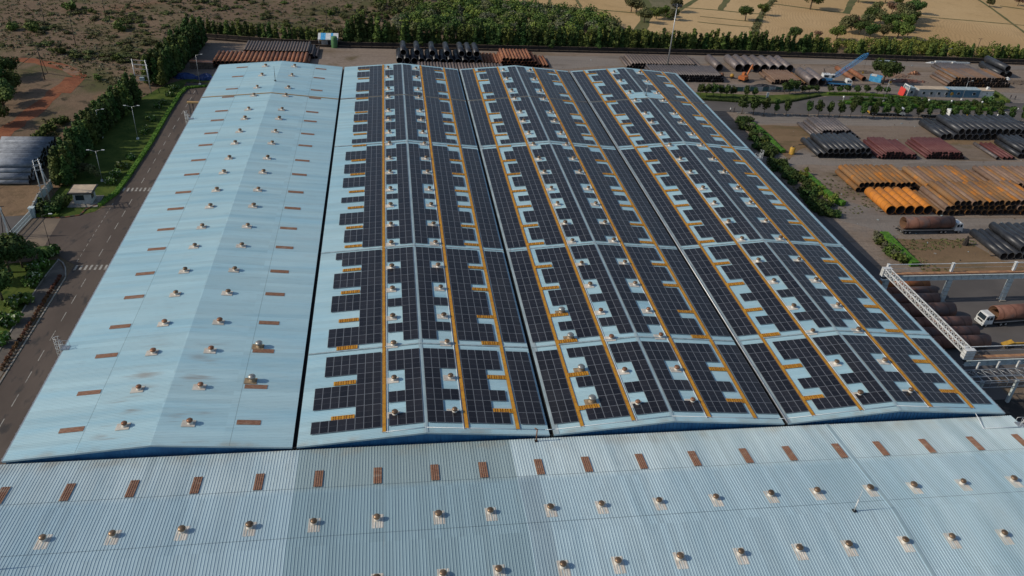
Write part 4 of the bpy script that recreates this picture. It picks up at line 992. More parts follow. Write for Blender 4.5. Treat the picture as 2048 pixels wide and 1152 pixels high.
# the low trimmed hedges: each a thing
def hedge(pts, wd, h, k, label, n_per_m=26, size=.28, cat='hedge', group=None):
    m = MB(); rnd = random.Random(label); P = resample(pts, wd * .8); core = MB()
    for a, b in zip(P, P[1:]):
        c = (a + b) / 2; r_ = rnd.uniform(.9, 1.12)
        leaves(m, rnd, [(c.x, c.y, GZ + h * .5 * r_, wd * .55 * r_, wd * .55 * r_, h * .55 * r_)], int(n_per_m * (b - a).length), size, k, .55)
        d = b - a; m.box(c + Vector((0, 0, h * .42)), (d.length, wd * .7, h * .7), k, rz=math.atan2(d.y, d.x))
    return tag(m.build('hedge'), label, cat, group)
hedge(px((200, 412), (232, 388), (256, 356), (300, 290), (335, 229), (360, 190), (373, 177), (430, 172)), 1.5, .8, 'l_trim', 'bright trimmed hedge along the left road kerb', 30)
hedge(px((75, 433), (98, 434), (118, 434)), 1.2, .9, 'l_trim', 'short trimmed hedge right of the white gate')
hedge(px((1504, 250), (1530, 272), (1556, 300), (1566, 306)), 2.4, 1.3, 'l_trim', 'far bright trimmed hedge between the right roof and the yard')
hedge(px((1610, 352), (1640, 380), (1670, 404), (1686, 412)), 2.6, 1.6, 'l_trim', 'middle bright trimmed hedge between the right roof and the yard')
hedge(px((1765, 472), (1792, 500), (1812, 520), (1828, 534)), 3.0, 1.7, 'l_trim', 'near bright trimmed hedge between the right roof and the yard')
hedge(px((1655, 189), (1720, 190), (1800, 196), (1840, 199)), 1.5, 1.0, 'l_trim', 'trimmed hedge on the far side of the right road')
hedge(px((1400, 200), (1500, 206), (1550, 207), (1585, 203), (1640, 192)), 1.2, .9, 'l_dark', 'dark low hedge edging the lawn by the right road')
hedge(px((1690, 208), (1800, 213), (1990, 222)), 1.8, 1.2, 'l_trim', 'trimmed hedge on the near edge of the road island')
hedge(px((1700, 200), (1800, 203), (1960, 210)), 1.6, 1.1, 'l_dark', 'dark hedge along the middle of the road island')
hedge(px((1985, 186), (2004, 198), (2015, 206)), 2.2, 1.4, 'l_mid', 'short green hedge behind the last white cabin')
def row(kd, lst, s0, s1, label, cat, group, name='bush', num=False):
    for i, (x, y) in enumerate(lst):
        tree(kd, G(x, y), rt.uniform(s0, s1), label if not num else label % ORD[i], cat, group, name=name)
# dark bushes along the right eave
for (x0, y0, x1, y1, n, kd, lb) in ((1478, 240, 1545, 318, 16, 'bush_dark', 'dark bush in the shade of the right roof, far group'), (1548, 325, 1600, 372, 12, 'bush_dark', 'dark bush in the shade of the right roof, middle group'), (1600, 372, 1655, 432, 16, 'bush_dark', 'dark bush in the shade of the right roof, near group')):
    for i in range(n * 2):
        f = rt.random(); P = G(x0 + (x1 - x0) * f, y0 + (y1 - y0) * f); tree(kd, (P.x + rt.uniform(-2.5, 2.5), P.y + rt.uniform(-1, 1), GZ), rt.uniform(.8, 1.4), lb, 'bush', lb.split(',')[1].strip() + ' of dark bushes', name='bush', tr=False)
for (lst, kd, lb) in (([(1500, 258), (1512, 268), (1522, 280), (1530, 288), (1540, 298), (1548, 306)], 'bush_grey', 'grey-green bush behind the far trimmed hedge'),
                      ([(1600, 355), (1608, 362), (1618, 370), (1625, 378), (1634, 386), (1640, 396), (1650, 402), (1660, 410), (1612, 350), (1645, 385), (1668, 405)], 'light', 'yellow-green bush behind the middle trimmed hedge'),
                      ([(1755, 478), (1762, 488), (1772, 498), (1780, 508), (1790, 516), (1800, 524), (1756, 488), (1775, 510)], 'bush_grey', 'grey-green bush behind the near trimmed hedge')):
    for j_, (x, y) in enumerate(lst): tree('bush_mid' if (kd == 'bush_grey' and j_ % 2) else kd, G(x, y), rt.uniform(1.0, 1.4) if kd != 'light' else rt.uniform(.42, .6), lb, 'bush', lb.replace('bush', 'bushes'), name='bush', tr=False)
row('lolli', [(1483, 228), (1506, 230)], 1.2, 1.35, 'dark street tree at the near end of the right road, %s from the roof', 'tree', 'street trees along the right road', 'tree', True)
TB = [(1527, 231), (1548, 231), (1571, 232), (1615, 233), (1635, 234), (1657, 234), (1678, 235), (1700, 235), (1723, 237), (1745, 237), (1768, 237), (1790, 238), (1812, 239), (1835, 239), (1856, 240), (1880, 241), (1903, 241), (1926, 242), (1950, 243), (1972, 243), (1995, 244), (2018, 245), (2040, 246)]
for i, (x, y) in enumerate(TB):
    tree('lolli', G(x, y), rt.uniform(.85, 1.02), 'round-crowned street tree on the near kerb of the right road', 'tree', 'street trees on the near kerb', sz=rt.uniform(1.05, 1.25))
row('small', [(x, y + 3.0) for x, y in ((1604, 183), (1618, 182), (1632, 182), (1657, 184), (1677, 183), (1694, 184), (1711, 184), (1730, 184), (1753, 186), (1773, 187))], 1.0, 1.25, 'small round tree in the line in front of the blue crane', 'tree', 'small round trees in front of the crane', 'tree')
row('lolli', [(1400, 193), (1412, 194), (1426, 195), (1440, 194), (1452, 196), (1465, 195), (1490, 196), (1508, 197), (1568, 188), (1578, 187), (1590, 186)], .75, 1.05, 'bushy tree on the lawn across the right road', 'tree', 'bushy trees on the far lawn', 'tree')
isl = [(1705 + i * 17.5 + rt.uniform(-4, 4), 203 + i * .75 + rt.uniform(-2.5, 2.5)) for i in range(18)] + [(1715 + i * 20 + rt.uniform(-4, 4), 211 + i * .8 + rt.uniform(-2, 2)) for i in range(15)]
row('small', isl, .8, 1.15, 'small tree or shrub on the planted island of the right road', 'tree', 'small trees on the road island', 'tree')
tree('big', G(1765, 168), 1.25, 'large dark tree beside the blue kiosk in the back yard', 'tree')
tree('flower', G(1972, 208), 1.9, 'white-flowering shrub on the road island in front of the last cabin', 'shrub', name='flowering_shrub')
# trees in the fields
for (x, y, s, kd, lb) in ((1620, 19, 1.35, 'big', 'lone dark tree in the middle of the golden field'), (1490, 41, .95, 'big', 'small dark tree over a hut in the golden field'), (1523, 31, .75, 'bigmid', 'tree on the field boundary right of the hut'),
      (1588, 82, .8, 'big', 'dark round tree just behind the tree row in the golden field'), (1262, 24, .9, 'bigolive', 'left tree of two on the field boundary'), (1272, 26, .9, 'bigolive', 'right tree of two on the field boundary'),
      (1288, 45, .9, 'bigolive', 'grey-green tree where two fields meet'), (1353, 24, .9, 'bigolive', 'tree by the fallow patch behind the tall mast'), (1716, 5, 1.0, 'big', 'dark tree at the top edge above the tree cluster'), (1633, 78, .55, 'bigbrown', 'leafless brown tree just behind the tree row'), (1978, 14, .7, 'bigolive', 'small tree on the far right field boundary'), (2035, 12, .8, 'bigbrown', 'brown tree near the top right corner')):
    tree(kd, G(x, y), s, lb, 'tree')
for i, (x, y, s, kd) in enumerate([(1775, 62, 1.3, 'big'), (1800, 42, 1.4, 'bigolive'), (1818, 38, 1.4, 'big'), (1758, 50, 1.2, 'bigolive'), (1740, 45, 1.2, 'big'), (1748, 30, 1.1, 'bigolive'), (1783, 28, 1.0, 'bigbrown'), (1806, 60, 1.2, 'bigmid'), (1795, 75, 1.2, 'bigmid'), (1812, 80, 1.1, 'bigmid'), (1690, 65, 1.3, 'bigolive'), (1702, 60, 1.2, 'bigbrown'), (1718, 70, 1.1, 'big'), (1672, 80, 1.1, 'bigmid'), (1738, 78, 1.1, 'big'), (1765, 75, 1.0, 'bigolive'), (1728, 58, 1.1, 'bigolive'), (1830, 28, 1.1, 'big'), (1790, 12, 1.0, 'bigmid'), (1770, 5, 1.0, 'bigmid'), (1808, 50, 1.3, 'bigolive'), (1822, 50, 1.1, 'big'), (1312, 38, .9, 'bigmid'), (1330, 34, .8, 'bigmid'), (1345, 40, .8, 'bigolive')]):
    tree(kd, G(x, y), s * .85, 'tree in the mixed cluster among the golden fields' if i < 22 else 'tree at the foot of the fallow patch', 'tree', 'trees of the field cluster' if i < 22 else 'trees at the fallow patch')
# woodland masses beyond the tree row
def wood(label, poly, n, kinds, s0, s1, seed, q=150, size=.8):
    rnd = random.Random(seed); m = MB(); c = 0; xs = [p[0] for p in poly]; ys = [p[1] for p in poly]
    while c < n:
        x, y = rnd.uniform(min(xs), max(xs)), rnd.uniform(min(ys), max(ys))
        if not inpoly(x, y, poly): continue
        P = G(x, y); s = rnd.uniform(s0, s1); k = rnd.choice(kinds)
        bl = [(P.x + rnd.uniform(-.5, .5) * s, P.y + rnd.uniform(-.5, .5) * s, GZ + s * rnd.uniform(.5, 1.2), s * rnd.uniform(.5, .8), s * rnd.uniform(.5, .8), s * rnd.uniform(.45, .75)) for _ in range(4)]
        leaves(m, rnd, bl, q, size, k, .6); c += 1
    return tag(m.build('woodland'), label, 'woodland', kind='stuff')
wood('bushy green woodland between the scrubland and the golden fields', [(790, 70), (800, 42), (860, 30), (905, 16), (930, 2), (960, -2), (1010, 12), (1100, 25), (1180, 36), (1232, 58), (1240, 72), (1000, 74)], 330, ['l_mid', 'l_light', 'l_mid', 'l_olive', 'l_dark', 'l_grey'], 1.8, 4.0, 3, 300, .55)
wood('bright green scrub belt right behind the back tree row', [(800, 84), (1240, 72), (1400, 84), (1520, 92), (1640, 92), (1830, 84), (1960, 104), (2070, 112), (2070, 124), (1700, 112), (1240, 96), (800, 92)], 330, ['l_light', 'l_light', 'l_mid'], 1.6, 2.9, 4, 220, .5)
wood('green scrub clump behind the guard hut and far left trees', [(410, 60), (640, 70), (790, 60), (790, 84), (640, 82), (410, 70)], 60, ['l_mid', 'l_olive', 'l_light'], 1.5, 2.8, 5, 110, .6)
wood('thin brush on the slope behind the woodland', [(640, 30), (800, 0), (930, 0), (860, 30), (790, 50)], 70, ['l_olive', 'l_mid'], 1.2, 2.4, 6, 90, .6)
scatter('field_weeds', [(1286, 30), (1345, 38), (1350, 25), (1300, 20)], 60, 'l_mid', .5, 'weeds at the foot of the fallow patch', .6, (.8, 2.0), 16)
scatter('field_weeds', [(1500, 60), (1508, 80), (1530, 30), (1555, 2), (1545, 2), (1518, 28)], 60, 'l_olive', .5, 'weeds along the field boundary', .6, (.5, 1.4), 14)
scatter('yard_weeds', [(1560, 372), (1600, 345), (1700, 360), (1780, 420), (1700, 430)], 160, 'l_olive', .3, 'dry grass tufts on the side yard', .35, (.2, .6), 8)
scatter('yard_weeds', [(1780, 480), (1930, 476), (1960, 490), (1900, 500), (1800, 500), (1900, 540), (2000, 545), (1850, 545)], 160, 'l_olive', .28, 'dry grass tufts above the gantry', .35, (.2, .6), 8)


# ------------------------------------------------------------------ gantry crane runway at the right
ZR = -5.8
def column(x, y, label):
    t = thing('gantry_column', label, 'column', (x, y, GZ), 0, 'columns of the far gantry runway'); h = ZR - GZ - 1.3
    c = MB(); c.box((0, 0, h / 2), (.95, .7, h), 'gate'); 
    for i in range(5): c.box((0, -.02, h * (i + 1) / 6), (1.0, .74, .06), 'kerb')
    c.build('shaft', t); c = MB(); c.box((0, 0, .15), (1.5, 1.3, .3), 'kerb'); c.build('footing', t); c = MB(); c.box((0, .1, h + .1), (2.4, .8, .3), 'gate'); c.build('bracket', t)
for i, x in enumerate((154.8, 169.7, 184.4, 199.0)):
    column(x, 50.1, 'pale steel gantry column below the far runway beam, %s from the roof' % ORD[i])
def runway(x0, x1, y, label, k='gate'):
    t = thing('gantry_runway', label, 'crane runway', (x0, y, ZR)); Ln = x1 - x0
    b = MB(); b.box((Ln / 2, 0, -.62), (Ln, .12, 1.1), k); b.box((Ln / 2, 0, -1.2), (Ln, .6, .08), k); b.box((Ln / 2, 0, -.05), (Ln, .7, .08), k)
    for i in range(int(Ln / 1.8)): b.box((1 + i * 1.8, -.12, -.62), (.06, .2, 1.06), k)
    b.build('beam', t)
    r_ = MB(); r_.box((Ln / 2, 0, .10), (Ln, .12, .16), 'vent_rust'); r_.build('rail', t)
    d = MB(); d.box((Ln / 2, .85, -.02), (Ln, .8, .06), 'rustdeck'); d.build('walkway_deck', t)
    h = MB(); h.box((Ln / 2, 1.22, 2.0), (Ln, .12, .12), 'white'); h.box((Ln / 2, 1.22, 1.0), (Ln, .04, .04), 'white'); h.build('handrail', t)
    for xx in range(0, int(Ln), 15):
        p_ = MB(); p_.box((xx + .2 if xx else 0, 1.2, 1.0), (.5, .5, 2.1), 'white'); p_.box((xx + .2 if xx else 0, 1.2, 2.1), (.6, .6, .12), 'white'); p_.build('handrail_post', t)
    return t
M['rustdeck'] = mat('rusty_deck', (.40, .21, .10), (.26, .13, .07), .7, .8, local=False)
runway(154.8, 206, 49.9, 'far gantry runway beam with white handrail crossing right of the roof')
runway(153.4, 176, 20.6, 'near gantry runway beam with rusty deck at the right edge')
def lattice(a, b, wd, ht, bays, k, label):
    t = thing('lattice_girder', label, 'gantry girder', a); d = Vector(b) - Vector(a); Ln = d.length
    ch = MB()
    for sx in (-1, 1):
        for sz in (0, 1): ch.box((sx * wd / 2, Ln / 2 * (1 if d.y > 0 else -1), sz * ht), (.17, Ln, .17), k)
    ch.build('chord', t)
    for sx in (-1, 1):
        w_ = MB()
        for i in range(bays):
            y0, y1 = Ln * i / bays, Ln * (i + 1) / bays
            w_.tube((sx * wd / 2, y0, 0), (sx * wd / 2, y1, ht), .055, k, 5); w_.tube((sx * wd / 2, y1, 0), (sx * wd / 2, y0, ht), .045, k, 5); w_.tube((sx * wd / 2, y0, 0), (sx * wd / 2, y0, ht), .06, k, 5)
        w_.build('side_bracing', t)
    w_ = MB()
    for i in range(bays):
        y0, y1 = Ln * i / bays, Ln * (i + 1) / bays
        for z in (0, ht): w_.tube((-wd / 2, y0, z), (wd / 2, y1 if z else y0, z), .05, k, 5); w_.tube((wd / 2, y0, z), (-wd / 2, y1, z), .04, k, 5)
    w_.build('cross_bracing', t)
    for yy in (0, Ln):
        e = MB(); e.box((0, yy, ht * .5 - .3), (wd + .7, .9, ht + .9), k)
        for q in range(3): e.box((0, yy, ht * .5 - .6 + q * .6), (wd + .76, .94, .06), 'kerb')
        e.box((0, yy, -.9), (1.2, .8, .7), 'dark'); e.build('end_carriage', t)
    return t
lattice((153.6, 20.9, ZR + .9), (153.6, 49.6, ZR + .9), 1.25, 1.1, 18, 'white', 'white lattice gantry girder running along the right roof edge')
# walkway truss in front of the near runway
t = thing('pipe_rack', 'grey lattice walkway along the near gantry runway at the right edge', 'walkway truss', (150, 18.4, ZR - .6))
for zz in (0, -1.5):
    for yy in (0, -2.0, -3.2):
        a = MB(); a.box((15, yy, zz), (30, .12, .12), 'steel'); a.build('chord', t)
a = MB()
for i in range(18):
    x_ = i * 1.7; a.box((x_, -1.6, 0), (.1, 3.2, .1), 'steel'); a.tube((x_, 0, 0), (x_ + 1.7, -2.0, 0), .04, 'steel', 5); a.tube((x_, 0, 0), (x_ + .85, 0, -1.5), .045, 'steel', 5); a.tube((x_ + .85, 0, -1.5), (x_ + 1.7, 0, 0), .045, 'steel', 5); a.tube((x_, -3.2, -1.5), (x_, -3.2, 0), .04, 'steel', 5)
a.build('cross_bracing', t)
for x_ in (5, 12, 19, 26):
    a = MB(); a.box((x_, -1.6, -4.6), (.5, .5, 6.4), 'gate'); a.build('support_leg', t)
a = MB()
for i in range(7): a.box((i * 4 + 4.5, .3, .75), (.28, .28, 1.4), 'white')
a.build('handrail_post', t)

# ------------------------------------------------------------------ vehicles
def wheel(parent, x, y, r=.5, w_=.32):
    m = MB(); m.tube((0, -w_ / 2, 0), (0, w_ / 2, 0), r, 'rubber', 16); o = m.build('wheel', parent, (x, y, r))
    h = MB(); h.tube((0, -w_ / 2 - .02, 0), (0, w_ / 2 + .02, 0), r * .5, 'steel', 10); h.build('rim', o)
def cabin(t, k, x0, L_=2.2, W=2.5, z0=.8, H=2.1, face=1):
    """cab whose front looks to +x"""
    m = MB(); q = m.mi(k); f = x0 + L_; r_ = x0; hw = W / 2
    pr = [(r_, z0), (f - .05, z0), (f, z0 + .9), (f - .32, z0 + H - .15), (f - .7, z0 + H), (r_ + .1, z0 + H)]
    i = len(m.v)
    for sy in (-1, 1):
        for (x, z) in pr: m.v.append((x, sy * hw * (1 if z < z0 + 1.2 else .93), z))
    n = len(pr); m.f.append(tuple(i + j for j in range(n))); m.f.append(tuple(i + n + j for j in reversed(range(n))))
    for j in range(n): m.f.append((i + (j + 1) % n, i + j, i + n + j, i + n + (j + 1) % n))
    m.m += [q] * (n + 2); m.sm += [False] * (n + 2); m.build('cab', t)
    g = MB(); g.quad([(f + .02, -hw * .85, z0 + .95), (f + .02, hw * .85, z0 + .95), (f - .29, hw * .82, z0 + H - .2), (f - .29, -hw * .82, z0 + H - .2)], 'glass'); g.build('windscreen', t)
    for sy in (-1, 1):
        for (xa, xb) in ((f - 1.0, f - .35), (r_ + .3, f - 1.15)):
            g = MB(); yy = sy * (hw * .965 + .02); pts = [(xa, yy, z0 + 1.0), (xb, yy, z0 + 1.0), (xb - .1, yy * .985, z0 + H - .35), (xa, yy * .985, z0 + H - .35)]
            g.quad(pts if sy < 0 else pts[::-1], 'glass'); g.build('side_window', t)
    b = MB(); b.box((f + .02, 0, z0 - .08), (.25, W, .42), k); b.build('bumper', t)
    for sy in (-1, 1):
        b = MB(); b.box((f + .16, sy * hw * .72, z0 + .02), (.05, .34, .2), 'steel'); b.build('headlight', t)
    b = MB(); b.box((f - .02, 0, z0 + .5), (.06, W * .6, .4), 'dark'); b.build('grille', t)
def truck(P, rz, bed, label, k='white', grp_=None, tail=None):
    """bed runs from x=0 to bed, cab in front of it"""
    t = thing('flatbed_truck', label, 'truck', P, rz, grp_)
    m = MB(); m.box((bed / 2, 0, 1.15), (bed, 2.5, .14), 'chassis'); m.box((bed / 2 + .5, .45, .92), (bed + 2.5, .16, .3), 'dark'); m.box((bed / 2 + .5, -.45, .92), (bed + 2.5, .16, .3), 'dark')
    for sy in (-1, 1): m.box((bed / 2, sy * 1.27, 1.18), (bed, .06, .22), 'steel')
    m.build('bed', t)
    if tail:
        m = MB(); m.box((-.1, 0, 1.1), (.12, 2.5, .6), tail); m.build('tail_board', t)
    m = MB(); m.box((.02, 0, .75), (.1, 2.3, .15), 'steel'); m.build('rear_bar', t)
    cabin(t, k, bed + .35)
    for x_ in (1.2, 2.4, bed - 3.2, bed - 2.0, bed + 1.7):
        for sy in (-1, 1): wheel(t, x_, sy * 1.05)
    return t
M['chassis'] = mat('truck_bed', (.10, .08, .065), (.16, .12, .09), 1.2, .8)
def bigpipe(P, rz, Ln, r, k, label):
    m = MB(); m.tube((0, -Ln / 2, 0), (0, Ln / 2, 0), r, k, 28, kin='p_inr', thick=.07); o = m.build('steel_pipe', None, P, (0, 0, rz - R(90))); tag(o, label, 'pipe')
M['p_inr'] = mat('pipe_inside_rusty', (.12, .06, .03), (.09, .05, .03), 1, .9)
P1 = G(1796, 464.5); a1 = R(.6)
truck(P1, a1, 14.4, 'white-cabbed truck carrying one huge rusty pipe below the orange pipes')
bigpipe(P1 + Vector((7.3, .1, 2.75)), a1, 13.6, 1.5, 'p_oldrust', 'huge rusty pipe loaded on the truck below the orange pipes')
P2 = G(1959, 655); dirn = R(180 + 4)
t2x, t2y = P2.x + 14.0, P2.y + 2.0
truck((t2x, t2y, GZ), dirn, 11.2, 'white-cabbed truck heading left under the gantry with a dark pipe')
bigpipe(Vector((t2x - 5.2, t2y - .3, GZ + 2.75)), dirn, 11.6, 1.55, 'p_oldrust', 'huge dark rusty pipe loaded on the truck under the gantry')
for i, (x0, x1, y, kt, lb) in enumerate(((1735, 1806, 229, 'yellow', 'parked truck behind the street trees, nearest the roof'), (1836, 1905, 233, None, 'parked truck behind the street trees, middle one'), (1936, 2008, 237.5, 'yellow', 'parked truck behind the street trees, farthest right'))):
    a, b = G(x0, y), G(x1, y + (x1 - x0) * .03); Ln = (b - a).length - 2.7
    truck(a, math.atan2(b.y - a.y, b.x - a.x), Ln, lb, 'white', 'parked trucks behind the street trees', kt)
# blue truck crane
Pc = G(1652, 170); Pc2 = G(1698, 173)
t = thing('mobile_crane', 'blue truck crane with its lattice boom raised to the right', 'crane', Pc, math.atan2(Pc2.y - Pc.y, Pc2.x - Pc.x))
Lc = (Pc2 - Pc).length
m = MB(); m.box((Lc / 2, 0, 1.15), (Lc, 2.6, .5), 'blue_eq'); m.box((Lc * .45, 0, 1.5), (Lc * .7, 2.3, .25), 'dark'); m.build('carrier', t)
cabin(t, 'white', Lc - 1.9, 2.2, 2.6, 1.0, 1.9)
for x_ in (1.0, 2.2, Lc - 3.4, Lc - 2.2, Lc - .8):
    for sy in (-1, 1): wheel(t, x_, sy * 1.1, .55)
m = MB(); m.box((-.6, 0, 2.6), (3.8, 2.7, .9), 'blue_eq'); m.box((-.8, 0, 3.6), (3.0, 2.5, 1.4), 'white'); m.box((-1.2, -1.3, 3.7), (1.6, .06, .8), 'dark'); m.build('machinery_house', t)
m = MB(); m.box((1.5, -.6, 3.5), (1.3, 1.2, 1.9), 'white', top=(.85, .9)); m.build('operator_cab', t)
m = MB(); m.box((2.12, -.6, 3.7), (.08, 1.0, 1.0), 'glass'); m.box((1.5, -1.21, 3.7), (.9, .05, .9), 'glass'); m.build('cab_window', t)
m = MB(); m.tube((-1.8, 0, 4.2), (-2.4, 0, 6.2), .1, 'dark', 6); m.tube((-1.0, 0, 4.2), (-2.4, 0, 6.2), .08, 'dark', 6); m.build('gantry_mast', t)
# boom top position so that it reads at its place, the boom leaning right and away
tip_w = None; best = 1e9
for hh in range(60, 200):
    h_ = hh / 10; Q = G(1737, 107, GZ + h_)
    d_ = abs((Q - Pc).y - 2.0)
    if d_ < best: best, tip_w = d_, Q
inv = Matrix.Rotation(-t.rotation_euler.z, 3, 'Z'); tip = inv @ (tip_w - Pc)
bm_ = MB(); base = Vector((2.0, .5, 2.9)); d = tip - base; Lb = d.length; dn = d.normalized(); sdv = Vector((0, 1, 0)); upv = dn.cross(sdv).normalized()
def bp(u, a, b):
    wdt = .75 * min(1, u / .15 + .25, (1 - u) / .12 + .25); return base + d * u + sdv * a * wdt * .8 + upv * b * wdt * .8
nb_ = 22
for a in (-1, 1):
    for b in (-1, 1):
        for i in range(nb_): bm_.tube(bp(i / nb_, a, b), bp((i + 1) / nb_, a, b), .10, 'blue_eq', 5, caps=False)
for i in range(nb_):
    for (a, b, c_, e) in ((-1, -1, -1, 1), (1, -1, 1, 1), (-1, -1, 1, -1), (-1, 1, 1, 1)):
        bm_.tube(bp(i / nb_, a, b), bp((i + 1) / nb_, c_, e), .055, 'blue_eq', 5, caps=False)
bm_.build('boom', t)
m = MB(); m.tube((-2.4, 0, 6.2), tuple(base + d * .55 + upv * .9), .035, 'dark', 5); m.tube((-2.4, .3, 6.2), tuple(base + d * .97 + upv * .5), .03, 'dark', 5); m.tube(tuple(tip), (tip.x, tip.y, tip.z - 7.0), .03, 'dark', 5); m.build('rope', t)
m = MB(); m.box((tip.x, tip.y, tip.z - 7.3), (.5, .4, .8), 'yellow'); m.build('hook_block', t)
# orange excavator
Pe = G(1487, 162)
t = thing('excavator', 'orange excavator with raised arm in front of the huge grey pipes', 'excavator', Pe, R(40))
for sy in (-1, 1):
    m = MB(); m.box((0, sy * 1.05, .42), (3.6, .6, .8), 'rubber', top=(.85, 1)); m.build('track', t)
m = MB(); m.box((-.7, 0, 1.5), (3.2, 2.6, 1.2), 'orange_eq', top=(.92, .95)); m.box((-1.9, 0, 1.5), (.9, 2.7, 1.0), 'orange_eq'); m.build('body', t)
m = MB(); m.box((.7, .75, 2.2), (1.5, 1.1, 1.7), 'orange_eq', top=(.8, .9)); m.build('cab', t)
m = MB(); m.box((1.42, .75, 2.4), (.08, .9, 1.1), 'glass'); m.box((.7, 1.31, 2.4), (1.1, .05, 1.0), 'glass'); m.build('cab_window', t)
m = MB(); m.box((2.6, -.3, 3.6), (4.4, .45, .6), 'orange_eq', ry=R(-48)); m.build('boom', t)
m = MB(); m.box((4.6, -.3, 4.5), (2.4, .35, .4), 'orange_eq', ry=R(70)); m.build('dipper_arm', t)
m = MB(); m.box((4.9, -.3, 3.2), (.9, 1.0, .8), 'dark', top=(.6, 1)); m.build('bucket', t)
for i, (x, y) in enumerate(((1463, 157), (1443, 155))):
    t = thing('site_barrow', ['small yellow wheeled mixer left of the excavator', 'small brown wheeled mixer farther left of the excavator'][i], 'mixer', G(x, y))
    m = MB(); m.lathe([(.3, .5), (.75, .8), (.8, 1.3), (.45, 1.8)], (0, 0, 0), 'yellow' if i == 0 else 'vent_rust', 12); m.build('drum', t)
    m = MB(); m.box((0, 0, .45), (2.0, .9, .14), 'dark'); m.build('frame', t)
    for sy in (-1, 1): wheel(t, .3, sy * .55, .32, .14)
t = thing('storage_drum', 'yellow drum standing alone left of the black pipes', 'drum', G(1583, 308))
m = MB(); m.lathe([(.78, 0), (.84, .35), (.80, .4), (.84, 1.0), (.80, 1.05), (.84, 1.9), (.6, 2.2), (.2, 2.25)], (0, 0, 0), 'yellow', 16); m.build('shell', t)
m = MB(); m.lathe([(.3, 2.2), (.3, 2.4), (.05, 2.42)], (0, 0, 0), 'dark', 10); m.build('lid', t)
# yellow machine seen over the near runway rail
t = thing('road_machine', 'yellow machine frame lying behind the near gantry rail at the right edge', 'machine', G(2016, 694)); t.scale = (.8, .7, .7)
m = MB(); m.box((3.2, 0, 1.2), (5.2, .5, .5), 'yellow'); m.box((-.6, 0, 1.4), (2.8, 1.6, .5), 'yellow', ry=R(-22)); m.build('frame', t)
m = MB(); m.box((.2, 0, .7), (2.4, 1.4, 1.0), 'dark', top=(.5, .8)); m.build('engine', t)
for x_ in (-1.0, 3.5):
    for sy in (-1, 1): wheel(t, x_, sy * .8, .45)

# ------------------------------------------------------------------ small buildings
def cabin_block(P, L_, W, H, rz, wk, rk, label, wins, name='site_cabin', group=None, roof_over=.12):
    t = thing(name, label, 'cabin', P, rz, group)
    m = MB(); m.box((L_ / 2, W / 2, H / 2), (L_, W, H), wk)
    for i in range(int(L_ / .6)): m.box((.3 + i * .6, -.012, H / 2), (.03, .03, H - .1), wk)
    m.build('wall', t)
    m = MB(); m.box((L_ / 2, W / 2, H + .09), (L_ + roof_over * 2, W + roof_over * 2, .18), rk); m.build('roof', t)
    for (x_, z_, ww, hh) in wins:
        f = MB(); f.box((x_, -.03, z_), (ww + .16, .07, hh + .16), 'white'); fo = f.build('window', t)
        g = MB(); g.box((x_, -.075, z_), (ww, .03, hh), 'glass'); g.build('pane', fo)
    return t
def on(a, b): return a, b
c0, c1, c2, c3, c4_ = G(1812, 193.5), G(1834, 193.5), G(1893, 195), G(1956, 195.5), G(1986, 196.5)
cabin_block(c0 + Vector((0, 0, 0)), (c1 - c0).length - 1.8, 3.2, 3.2, 0, 'boothwall', 'cap', 'grey entrance cabin next to the red portal panel', [(1.6, 1.8, 1.0, 1.0)])
cabin_block(c1, (c2 - c1).length - .4, 3.4, 2.9, R(-1.5), 'boothwall', 'cream', 'long grey cabin with four windows', [(2.2, 1.5, 1.0, 1.0), (5.2, 1.5, 1.0, 1.0), (8.3, 1.5, 1.0, 1.0), (11.4, 1.5, 1.0, 1.0)])
cabin_block(c2, (c3 - c2).length - .2, 3.4, 2.9, R(-.5), 'bluewall', 'cap', 'long dark blue cabin with two windows', [(4.3, 1.6, 1.1, 1.0), (10.8, 1.6, 1.1, 1.0)])
t = cabin_block(c3, (c4_ - c3).length - .3, 3.4, 2.6, R(-1), 'white', 'cream', 'white cabin at the right end of the cabin row', [(3.0, 1.7, .4, .4), (5.6, 1.7, .4, .4)])
m = MB(); m.box((4.0, 1.6, 3.2), (1.0, .9, 1.0), 'white', ry=R(12)); m.build('roof_unit', t)
t = thing('portal_panel', 'bright red slanted portal panel with white frame at the cabin row', 'panel', G(1803, 193))
m = MB(); m.box((0, .6, 1.7), (.25, 3.4, 3.0), 'red', ry=R(8)); m.build('red_board', t)
m = MB(); m.box((1.3, -1.1, 2.0), (.3, .3, 4.2), 'white', ry=R(8)); m.box((1.3, 2.4, 2.0), (.3, .3, 4.2), 'white', ry=R(8)); m.box((1.6, .65, 4.1), (.3, 3.8, .35), 'white'); m.build('white_frame', t)
t = thing('awning_panel', 'light blue curved canopy between the grey and blue cabins', 'awning', c2 + Vector((-.6, -.2, 2.9)))
m = MB()
for i in range(6): m.quad([(i * .5, -.6, .6 - i * i * .05), ((i + 1) * .5, -.6, .6 - (i + 1) ** 2 * .05), ((i + 1) * .5, 2.0, .6 - (i + 1) ** 2 * .05), (i * .5, 2.0, .6 - i * i * .05)], 'tarp')
m.build('canopy', t)
m = MB(); m.tube((.1, -.5, -.2), (.1, -.5, .6), .05, 'steel', 6); m.tube((.1, 1.8, -.2), (.1, 1.8, .6), .05, 'steel', 6); m.build('bracket', t)
